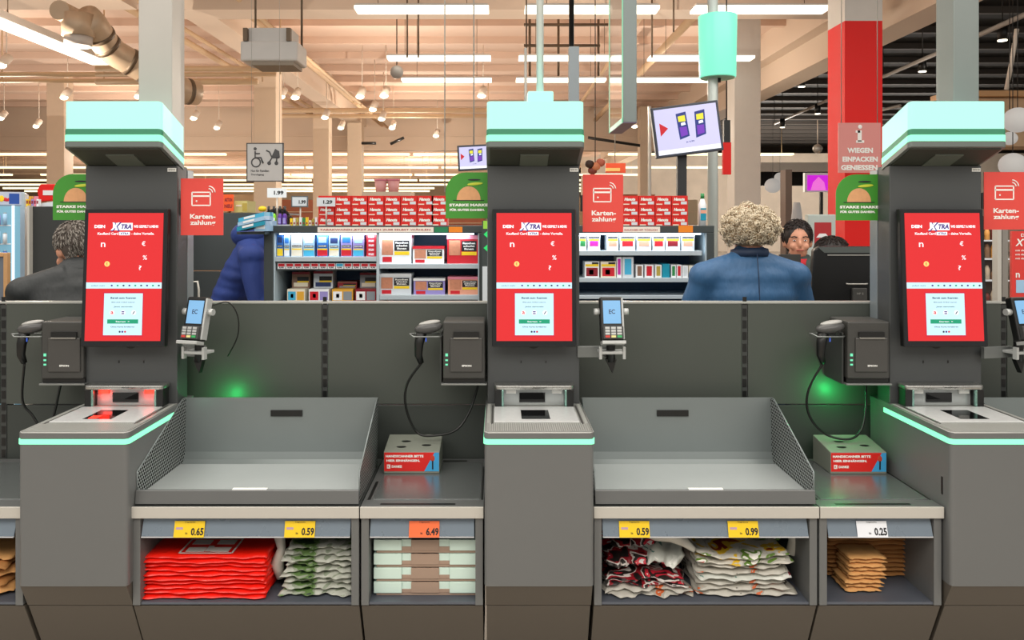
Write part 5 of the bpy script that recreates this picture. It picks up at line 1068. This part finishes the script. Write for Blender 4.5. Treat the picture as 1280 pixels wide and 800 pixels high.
b = MB(); b.box(PX(1010, D), PX(1045, D), D, D + .08, 0, pz(268, D), mat('stand_grey', '#b9c4c0', .4)); b.build('frame', t, bevel=.01)
b = MB(); b.box(PX(1018, D), PX(1039, D), D - .005, D, pz(345, D), pz(278, D), plain('#b02a30', .5)); b.prism([(PX(1020, D), pz(297, D)), (PX(1036, D), pz(297, D)), (PX(1032, D), pz(292, D)), (PX(1024, D), pz(292, D))], 'y', D - .007, D - .005, PK['white']); b.build('poster', t)
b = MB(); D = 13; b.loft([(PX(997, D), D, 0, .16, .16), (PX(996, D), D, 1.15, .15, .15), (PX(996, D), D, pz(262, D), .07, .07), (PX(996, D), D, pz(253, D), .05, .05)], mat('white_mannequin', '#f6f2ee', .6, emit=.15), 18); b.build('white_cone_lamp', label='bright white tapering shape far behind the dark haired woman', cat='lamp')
for i, (px, py, c_) in enumerate([(992, 288, '#7a7434'), (1001, 291, '#4c4a2c'), (985, 294, '#3a2a24')]):
    D = 9 + i * .4; b = MB(); rg2 = random.Random(i)
    for k in range(26): b.ell((PX(px, D) + rg2.uniform(-.05, .05), D + rg2.uniform(-.05, .05), pz(py + 4, D) + rg2.uniform(-.05, .05)), (.022, .02, .014), plain(c_, .6), 8, 5)
    b.cyl((PX(px, D), D, 0), (PX(px, D), D, pz(py + 4, D)), .02, BLK, seg=8)
    b.build('small_plant', label=['olive leafy plant behind the dark haired woman', 'dark green leafy plant behind the dark haired woman', 'brown leafy plant behind the curly hair'][i], cat='plant')
# cashier monitor
t = thing('cashier_monitor', 'large black cashier monitor seen from behind, left of the right kiosk', 'monitor', (PX(1056, 4.2), 4.2, 1.05)); D = 4.2
BM = mat('monitor_back_black', '#0e0f10', .35)
b = MB(); b.prism([(PX(1014, D), pz(378, D)), (PX(1104, D), pz(378, D)), (PX(1104, D), pz(308, D)), (PX(1025, D), pz(308, D)), (PX(1018, D), pz(312, D))], 'y', D, D + .05, BM); b.build('back_shell', t, bevel=.008)
b = MB(); b.prism([(PX(1022, D), pz(309, D)), (PX(1104, D), pz(309, D)), (PX(1104, D), pz(316, D)), (PX(1030, D), pz(316, D))], 'y', D - .004, D, mat('monitor_back_grey', '#505654', .4)); b.box(PX(1034, D), PX(1104, D), D - .006, D - .003, pz(319.5, D), pz(318, D), SILV); b.build('top_bevel', t)
b = MB(); b.tube([(PX(1056.5, D), D - .01, pz(354.5, D)), (PX(1060, D), D - .01, pz(355, D)), (PX(1080, D), D - .01, pz(355, D)), (PX(1083.5, D), D - .01, pz(354.5, D))], .004, SILV, 8); b.build('carry_grip', t)
b = MB(); b.box(PX(1064, D), PX(1082, D), D - .02, D, pz(376, D), pz(360, D), BLK2); b.text('HP 2', PX(1073, D), pz(366.5, D), D - .021, .010, SILV, .035); b.build('connector_box', t, bevel=.003)
b = MB(); b.box(PX(1050, D), PX(1070, D), D + .05, D + .09, .92, 1.3, BLK); b.build('stand', t)
b = MB(); D = 4.3; b.box(PX(976, D), PX(1001, D), D, D + .03, pz(345, D), pz(318, D), BLK2); b.box(PX(986, D), PX(990, D), D + .01, D + .03, 0, pz(345, D), BLK); b.cyl((PX(988, D), D + .02, 0), (PX(988, D), D + .02, .02), .055, BLK); b.build('small_display', label='small black customer display left of the cashier monitor', cat='display')
# cashier desks
for i, (a, b_, D, lb) in enumerate([(330, 612, 4.46, 'cashier desk carrying the wide tobacco case'), (690, 893, 4.46, 'cashier desk carrying the narrower tobacco case'), (1014, 1130, 4.15, 'cashier desk under the black monitor')]):
    b = MB(); b.box(PX(a, D), PX(b_, D), D, D + .48, .06, .92, ANT_D); b.box(PX(a, D) - .02, PX(b_, D) + .02, D - .02, D + .5, .92, .95, STRIP); b.box(PX(a, D) + .05, PX(b_, D) - .05, D + .05, D + .44, 0, .06, BLK); b.build('cashier_desk', label=lb, cat='desk')
# green arrow panel strip right of wide case
t = thing('arrow_panel', 'narrow upright panel with two green arrows left of the middle kiosk column', 'sign', (PX(608, 4.4), 4.4, .95)); D = 4.4
b = MB(); b.box(PX(602.5, D), PX(616, D), D, D + .02, pz(377, D), pz(276, D), CASE); b.build('panel', t)
b = MB(); b.box(PX(603, D), PX(616, D), D - .002, D, pz(376, D), pz(333, D), PK['silver']); b.box(PX(604, D), PX(616, D), D - .002, D, pz(286, D), pz(276, D), plain('#9ad84a', .4)); b.build('label_field', t)
b = MB(); gm = mat('arrow_green', '#28e070', .4, emit=.8)
for y in (293, 310): b.prism([(PX(604.5, D), pz(y, D)), (PX(610, D), pz(y + 5, D)), (PX(610, D), pz(y - 5, D))], 'y', D - .003, D, gm)
b.build('arrow', t)
# right edge
t = thing('red_poster', 'red poster with white lettering standing at the right edge', 'poster', (PX(1275, 5), 5, 0)); D = 5
b = MB(); b.box(PX(1265, D), PX(1320, D), D, D + .02, pz(375, D), pz(289, D), plain('#d83a34', .5)); b.build('panel', t)
b = MB(); b.text('XTRA', PX(1284, D), pz(303, D), D - .002, .045, WHT, .15, bold=.03, slant=.2); b.text('DEIN', PX(1284, D), pz(294, D), D - .002, .02, WHT, .08)
for k in range(3): b.text('mit deiner Karte', PX(1284, D), pz(313 + k * 5, D), D - .002, .012, WHT, .15)
b.text('n', PX(1272, D), pz(344, D), D - .002, .03, WHT, .025); b.build('lettering', t)
b = MB(); b.box(PX(1270, D), PX(1310, D), D - .002, D, pz(366, D), pz(350, D), PK['lblue']); b.build('blue_field', t)
b = MB(); b.box(PX(1275, D), PX(1282, D), D + .02, D + .05, 0, pz(300, D), STRIP); b.build('stand', t)
b = MB(); D = 4.6; b.box(PX(1247, D), PX(1252, D), D, D + .05, 0, pz(288, D) + .05, STRIP); b.box(PX(1253, D), PX(1260, D), D, D + .05, 0, pz(288, D) + .05, mat('grey_profile', '#8f8a84', .4, .3)); b.build('profile_post', label='pale double profile post below the right payment sign', cat='post')
t = thing('goods_shelf', 'narrow shelf of brown goods glimpsed beside the right touchscreen', 'shelf', (PX(1240, 5.6), 5.6, 0)); D = 5.6
b = MB(); b.box(PX(1225, D), PX(1262, D), D + .05, D + .35, 0, pz(270, D), plain('#3a2c26', .6)); b.build('back', t)
for y in (300, 323, 350, 378): b = MB(); b.box(PX(1225, D), PX(1262, D), D, D + .3, pz(y, D) - .01, pz(y, D), PK['silver']); b.build('board', t)
for r_, y in enumerate((300, 323, 350, 378)):
    for k in range(4):
        b = MB(); x = PX(1231 + k * 8, D); h = (.06, .08, .1, .1)[(k + r_) % 4]; c_ = [plain('#8a6a50', .5), plain('#c9b8a0', .5), plain('#6a2a22', .5), plain('#e0a050', .5)][(k * 3 + r_) % 4]
        b.loft([(x, D + .05, pz(y, D), .018, .018), (x, D + .05, pz(y, D) + h * .7, .018, .018), (x, D + .05, pz(y, D) + h, .008, .008)], c_, 12); b.build('jar', label=f'small jar, {ORD[k]} from the left, {ORD[r_]} board of the narrow shelf', cat='jar', group='jars on the narrow shelf')
# orange / yellow bits above the middle sign
b = MB(); D = 8.5
for k, (px, py, c_) in enumerate([(737, 205, '#3a2218'), (745, 208, '#e08a60'), (751, 203, '#c86a50'), (741, 213, '#8a4030')]):
    b.ell((PX(px, D), D + k * .01, pz(py, D)), (.05, .04, .045), plain(c_, .5), 12, 8)
b.cyl((PX(744, D), D, pz(205, D)), (PX(744, D), D, 5.2), .005, BLK, seg=6); b.build('balloon_bunch', label='brown and orange round decoration above the middle payment sign', cat='decoration')
b = MB(); D = 10; b.box(PX(757, D), PX(782, D), D, D + .03, pz(216, D), pz(204, D), plain('#d8502a', .5)); b.box(PX(757, D), PX(775, D), D - .002, D, pz(214, D), pz(210, D), plain('#e8c070', .5)); b.cyl((PX(769, D), D + .02, pz(204, D)), (PX(769, D), D + .02, 5.2), .006, STRIP, seg=6); b.build('orange_banner', label='small orange hanging banner above the middle payment sign', cat='banner')
b = MB(); D = 7; b.box(PX(904, D), PX(914, D), D, D + .04, pz(218, D), pz(178, D), REDC); b.box(PX(905, D), PX(913, D), D, D + .04, pz(178, D), pz(150, D), BLK); b.cyl((PX(909, D), D + .02, pz(150, D)), (PX(909, D), D + .02, 4.7), .006, BLK, seg=6); b.build('red_banner', label='narrow red banner between the monitor and the white pillar', cat='banner')
# ---------------------------------------------------------------- people
SKIN = mat('skin', '#c98f74', .5, noise=.08, scale=30)
def remesh(o, vs, sm=3):
    m = o.modifiers.new('Remesh', 'REMESH'); m.mode = 'VOXEL'; m.voxel_size = vs; m.use_smooth_shade = True
    s_ = o.modifiers.new('Smooth', 'SMOOTH'); s_.iterations = sm; s_.factor = .5
def person(x, y, yaw, h, label, top, legs, hairfn, lean=0., side=0., arms=None, head_turn=0., head_pitch=0., parts=None, shoulder=.20, scale_head=1.):
    """local: faces -Y, feet on z=0"""
    t = thing('person', label, 'person', (0, 0, 0))
    k = h / 1.7
    hip = Vector((0, 0, .92 * k)); L_ = .57 * k
    chest = hip + Vector((side * .7, -math.sin(lean) * L_ * .85, math.cos(lean) * L_ * .85)); neck = hip + Vector((side, -math.sin(lean) * L_, math.cos(lean) * L_))
    hd = neck + Vector((side * .3, -math.sin(lean + head_pitch) * .145 * k, math.cos(lean + head_pitch) * .145 * k)) ; hd = neck + (hd - neck) * 1.0
    RH = Matrix.Rotation(head_turn, 3, 'Z') @ Matrix.Rotation(-(lean * .5 + head_pitch), 3, 'X').inverted()
    def H(v): return hd + RH @ (Vector(v) * scale_head)
    sh = [neck + Vector((s_ * shoulder * k, 0, -.07 * k)) for s_ in (-1, 1)]
    arms = arms or [[(-.06, -.05, -.28), (0, -.20, -.12)], [(.06, -.05, -.28), (0, -.20, -.12)]]
    el = [sh[i] + Vector(arms[i][0]) * k for i in (0, 1)]; wr = [el[i] + Vector(arms[i][1]) * k for i in (0, 1)]
    ft = [Vector((s_ * .11 * k, 0, .05)) for s_ in (-1, 1)]
    # body: one continuous skin surface
    b = MB()
    b.ell(H((0, 0, .02)), (.074 * scale_head, .092 * scale_head, .105 * scale_head), SKIN, rot=RH); b.ell(H((0, -.035, -.055)), (.052 * scale_head, .055 * scale_head, .05 * scale_head), SKIN, rot=RH)
    b.ell(H((0, -.098, -.012)), (.013, .018, .024), SKIN, 10, 8, RH); b.ell(H((0, -.088, .012)), (.009, .012, .03), SKIN, 10, 8, RH)
    for s_ in (-1, 1): b.ell(H((s_ * .078, .01, -.005)), (.012, .022, .033), SKIN, 10, 8, RH); b.ell(H((s_ * .036, -.075, -.025)), (.024, .018, .022), SKIN, 10, 8, RH)
    for q in (-1, 1): b.ell(H((0, -.089, -.048 + q * .006)), (.022, .012, .0065), SKIN, 10, 8, RH)
    b.tube([H((0, .02, -.06)), neck + Vector((0, .0, .03)), chest], .055, SKIN, 14, [.052, .056, .08])
    b.tube([chest, hip], .10, SKIN, 16, [.09, .09])
    for i in (0, 1):
        s_ = (-1, 1)[i]
        b.tube([chest + Vector((s_ * .05, 0, .04)), sh[i], el[i], wr[i]], .04, SKIN, 12, [.05, .048, .036, .026])
        b.tube([hip + Vector((s_ * .06, 0, 0)), Vector((s_ * .10 * k, -.01, .48 * k)), ft[i] + Vector((0, .02, .03))], .07, SKIN, 12, [.085, .055, .038])
        d = (wr[i] - el[i]).normalized(); u = d.cross(Vector((0, 0, 1))); u = u.normalized() if u.length > .1 else Vector((1, 0, 0)); nrm = u.cross(d)
        pc = wr[i] + d * .045; b.tube([wr[i], pc, wr[i] + d * .085], .03, SKIN, 10, [.024, .030, .032])
        for f_, (off, ln) in enumerate([(-.030, .060), (-.010, .072), (.010, .068), (.030, .052)]):
            p0 = wr[i] + d * .075 + u * off; b.tube([p0, p0 + d * ln * .5 - nrm * .004, p0 + d * ln - nrm * .022], .0085, SKIN, 8, [.0095, .0088, .0075])
        th = u * (-.030 if i == 1 else .030); b.tube([wr[i] + d * .03 + th * .8, wr[i] + d * .055 + th * 1.7, wr[i] + d * .085 + th * 2.0 - nrm * .01], .01, SKIN, 8, [.013, .011, .009])
    body = b.build('body', t); remesh(body, .0075, 2)
    for s_ in (-1, 1):
        b = MB(); b.ell(H((s_ * .032, -.084, .012)), (.009, .0055, .004), PK['white'], 12, 8, RH); b.ell(H((s_ * .032, -.0895, .012)), (.0044, .0035, .0042), TXT, 10, 6, RH); b.build('eye', t)
        b = MB(); b.tube([H((s_ * .016, -.094, .032)), H((s_ * .034, -.092, .037)), H((s_ * .052, -.082, .031))], .0035, hairfn[1], 6); b.build('eyebrow', t)
    b = MB(); b.tube([H((-.022, -.098, -.048)), H((0, -.104, -.047)), H((.022, -.098, -.048))], .004, mat('lips', '#a8584e', .45), 6); b.build('lips', t)
    # jacket
    b = MB(); n_ = 10; st = []
    prof = [(0, .175, .12), (.15, .165, .115), (.35, .165, .12), (.55, .18, .13), (.75, .20, .135), (.88, .20, .125), (.96, .15, .105), (1.02, .09, .085)]
    prev = None
    for f_, rx, ry in prof:
        c = hip + (neck - hip) * f_ + Vector((0, 0, -.06 * k * (1 - f_)))
        b.ell(c, (rx * k * shoulder / .20, ry * k, .085 * k), top, 24, 12)
        if prev is not None: b.ell((c + prev) / 2, (rx * k * shoulder / .20, ry * k, .085 * k), top, 24, 12)
        prev = c
    for i in (0, 1): b.tube([chest + Vector(((-1, 1)[i] * .05, 0, .05)), sh[i], (sh[i] + el[i]) / 2 + Vector((0, .01, 0)), el[i], (el[i] + wr[i]) / 2, el[i] * .1 + wr[i] * .9], .06, top, 16, [.09 * k, .078 * k, .068 * k, .062 * k, .056 * k, .045 * k]); b.ell(sh[i], (.08 * k, .085 * k, .075 * k), top)
    jk = b.build('jacket', t); remesh(jk, .011, 5)
    b = MB(); b.tube([neck + Vector((0, .0, -.005)), neck + Vector((side * .05, -.005, .055 * k))], .08, top, 20, [.098 * k, .078 * k]); b.build('collar', t)
    b = MB(); b.ell(hip, (.165 * k, .125 * k, .13 * k), legs)
    for i in (0, 1): b.tube([hip + Vector(((-1, 1)[i] * .07, 0, -.02)), Vector(((-1, 1)[i] * .10 * k, -.01, .48 * k)), ft[i] + Vector((0, .02, .03))], .08, legs, 14, [.10 * k, .075 * k, .058 * k])
    tr = b.build('trousers', t); remesh(tr, .012, 4)
    for i in (0, 1): b = MB(); b.ell(ft[i] + Vector((0, -.06, -.008)), (.045, .13, .042), BLK); b.build('shoe', t)
    hairfn[0](t, H, RH)
    if parts: parts(t, H, RH, neck, chest, sh, k)
    t.location = (x, y, 0); t.rotation_euler = (0, 0, yaw); return t
def curly(m1, m2, n=1100, R0=(.112, .122, .118), seed=1, zc=.035):
    def fn(t, H, RH):
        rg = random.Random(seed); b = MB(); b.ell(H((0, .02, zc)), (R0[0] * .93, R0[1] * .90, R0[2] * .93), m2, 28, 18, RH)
        for q in range(n):
            th = rg.uniform(0, 2 * math.pi); cz = rg.uniform(-.72, 1); sr = math.sqrt(1 - cz * cz)
            d = Vector((sr * math.cos(th), sr * math.sin(th), cz))
            if d.y < -.45 and d.z < .45: continue
            base = Vector((0, .02, zc)) + Vector((d.x * R0[0], d.y * R0[1], d.z * R0[2])) * (rg.uniform(.9, 1.02) + .06 * math.sin(d.x * 9 + 1) * math.sin(d.z * 8) + .05 * math.sin(d.x * 17 + d.z * 13))
            u = d.orthogonal().normalized(); u = Matrix.Rotation(rg.uniform(0, 6.28), 3, d) @ u; v = d.cross(u); rr = rg.uniform(.006, .0105); a0 = rg.uniform(0, 6.28)
            pts = [H(base + (u * math.cos(a0 + s_ * 1.25) + v * math.sin(a0 + s_ * 1.25)) * rr + d * s_ * .0026) for s_ in range(6)]
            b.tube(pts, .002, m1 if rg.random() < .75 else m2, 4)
        b.build('hair', t)
    return fn, m1
def short(m1, m2, R0=(.088, .103, .105), seed=2, n=1500, face=True, zc=.035):
    def fn(t, H, RH):
        rg = random.Random(seed); b = MB(); b.ell(H((0, .018, zc)), (R0[0] * .98, R0[1] * .96, R0[2] * .97), m2, 28, 18, RH)
        for q in range(n):
            th = rg.uniform(0, 2 * math.pi); cz = rg.uniform(-.75, 1); sr = math.sqrt(1 - cz * cz)
            d = Vector((sr * math.cos(th), sr * math.sin(th), cz))
            if d.y < -.35 and d.z < .55: continue
            if abs(d.x) > .75 and d.z < -.2: continue
            base = Vector((0, .018, zc)) + Vector((d.x * R0[0], d.y * R0[1], d.z * R0[2])) * .97; flow = Vector((rg.uniform(-.3, .3), .2, -1)); flow = (flow - d * flow.dot(d)).normalized()
            pts = [H(base), H(base + flow * .010 + d * .005), H(base + flow * .022 + d * .006)]; b.tube(pts, .0018, m1 if rg.random() < .6 else m2, 4)
        b.build('hair', t)
    return fn, m2
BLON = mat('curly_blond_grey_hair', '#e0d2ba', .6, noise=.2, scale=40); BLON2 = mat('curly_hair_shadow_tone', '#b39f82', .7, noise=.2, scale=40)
GRY = mat('grey_hair', '#9a938b', .6, noise=.2, scale=60); GRY2 = mat('dark_grey_hair', '#5a514a', .7, noise=.2, scale=60)
DRK = mat('dark_brown_hair', '#2a1b16', .5, noise=.2, scale=60); DRK2 = mat('black_brown_hair', '#1a1210', .5, noise=.2, scale=60)
BLUJ = mat('blue_jacket_cloth', '#33608c', .55, noise=.15, scale=6, bump=.012, bscale=11, stretch=(1.6, 1.6, .55))
BLKJ = mat('black_jacket_cloth', '#202426', .6, noise=.15, scale=6, bump=.012, bscale=10, stretch=(1.4, 1.4, .6))
NAVJ = mat('navy_jacket_cloth', '#1b3478', .75, noise=.2, scale=6, bump=.012, bscale=9, stretch=(1.4, 1.4, .6))
TROU = mat('dark_trousers', '#23252a', .8, noise=.1); NAVC = mat('navy_collar', '#1c2f4c', .6)
D = 3.62
def seam(t, H, RH, neck, chest, sh, k):
    b = MB(); b.tube([neck + Vector((0, .105, .045 * k)), neck + Vector((0, .13, -.06)), neck + Vector((0, .145, -.20)), neck + Vector((0, .135, -.38))], .0022, NAVC, 6); b.build('back_seam', t)
    b = MB(); b.tube([neck + Vector((0, .0, .02)), neck + Vector((0, -.005, .062 * k))], .08, NAVC, 20, [.096 * k, .088 * k]); b.build('stand_collar', t)
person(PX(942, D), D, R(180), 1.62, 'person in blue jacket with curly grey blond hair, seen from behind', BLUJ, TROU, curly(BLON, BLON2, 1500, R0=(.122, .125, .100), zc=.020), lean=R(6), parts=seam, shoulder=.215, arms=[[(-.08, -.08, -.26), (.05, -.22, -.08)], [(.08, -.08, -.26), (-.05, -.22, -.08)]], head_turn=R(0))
D = 3.55
person(PX(111, D), D, R(218), 1.60, 'grey haired man in black jacket bending forward, seen from behind at the left', BLKJ, TROU, short(GRY, GRY2), lean=R(25), head_pitch=R(10), head_turn=R(15), shoulder=.235)
D = 5.25
person(PX(268, D), D, R(97), 1.74, 'person in navy jacket leaning over towards the wide tobacco case', NAVJ, TROU, short(DRK, DRK2), lean=R(28), head_pitch=R(25), shoulder=.2,
       parts=lambda t, H, RH, neck, chest, sh, k: (lambda b: b.build('hood', t))(MB().ell(neck + Vector((0, .05, .06)), (.13, .12, .09), NAVJ)))
D = 5.0
def scarf(t, H, RH, neck, chest, sh, k):
    b = MB(); b.tube([neck + Vector((0, -.03, -.03)), neck + Vector((0, -.03, .03))], .08, plain('#b01c28', .8), 18, [.085, .07]); b.build('scarf', t)
    b = MB(); b.ell(H((.0, .09, .06)), (.045, .04, .045), DRK2); b.build('hair_bun', t)
person(PX(997, D), D, R(-32), 1.535, 'dark haired woman facing the viewer between the blue jacket and the cashier monitor', mat('dark_green_coat', '#2c3a36', .7), TROU, short(DRK, DRK2, (.088, .105, .108)), parts=scarf, head_turn=R(20), shoulder=.17)
D = 5.6
person(PX(1042, D), D, R(20), 1.425, 'dark haired person mostly hidden behind the cashier monitor', mat('dark_coat', '#1f2224', .7), TROU, short(DRK, DRK2, (.12, .115, .10), seed=5), shoulder=.18)
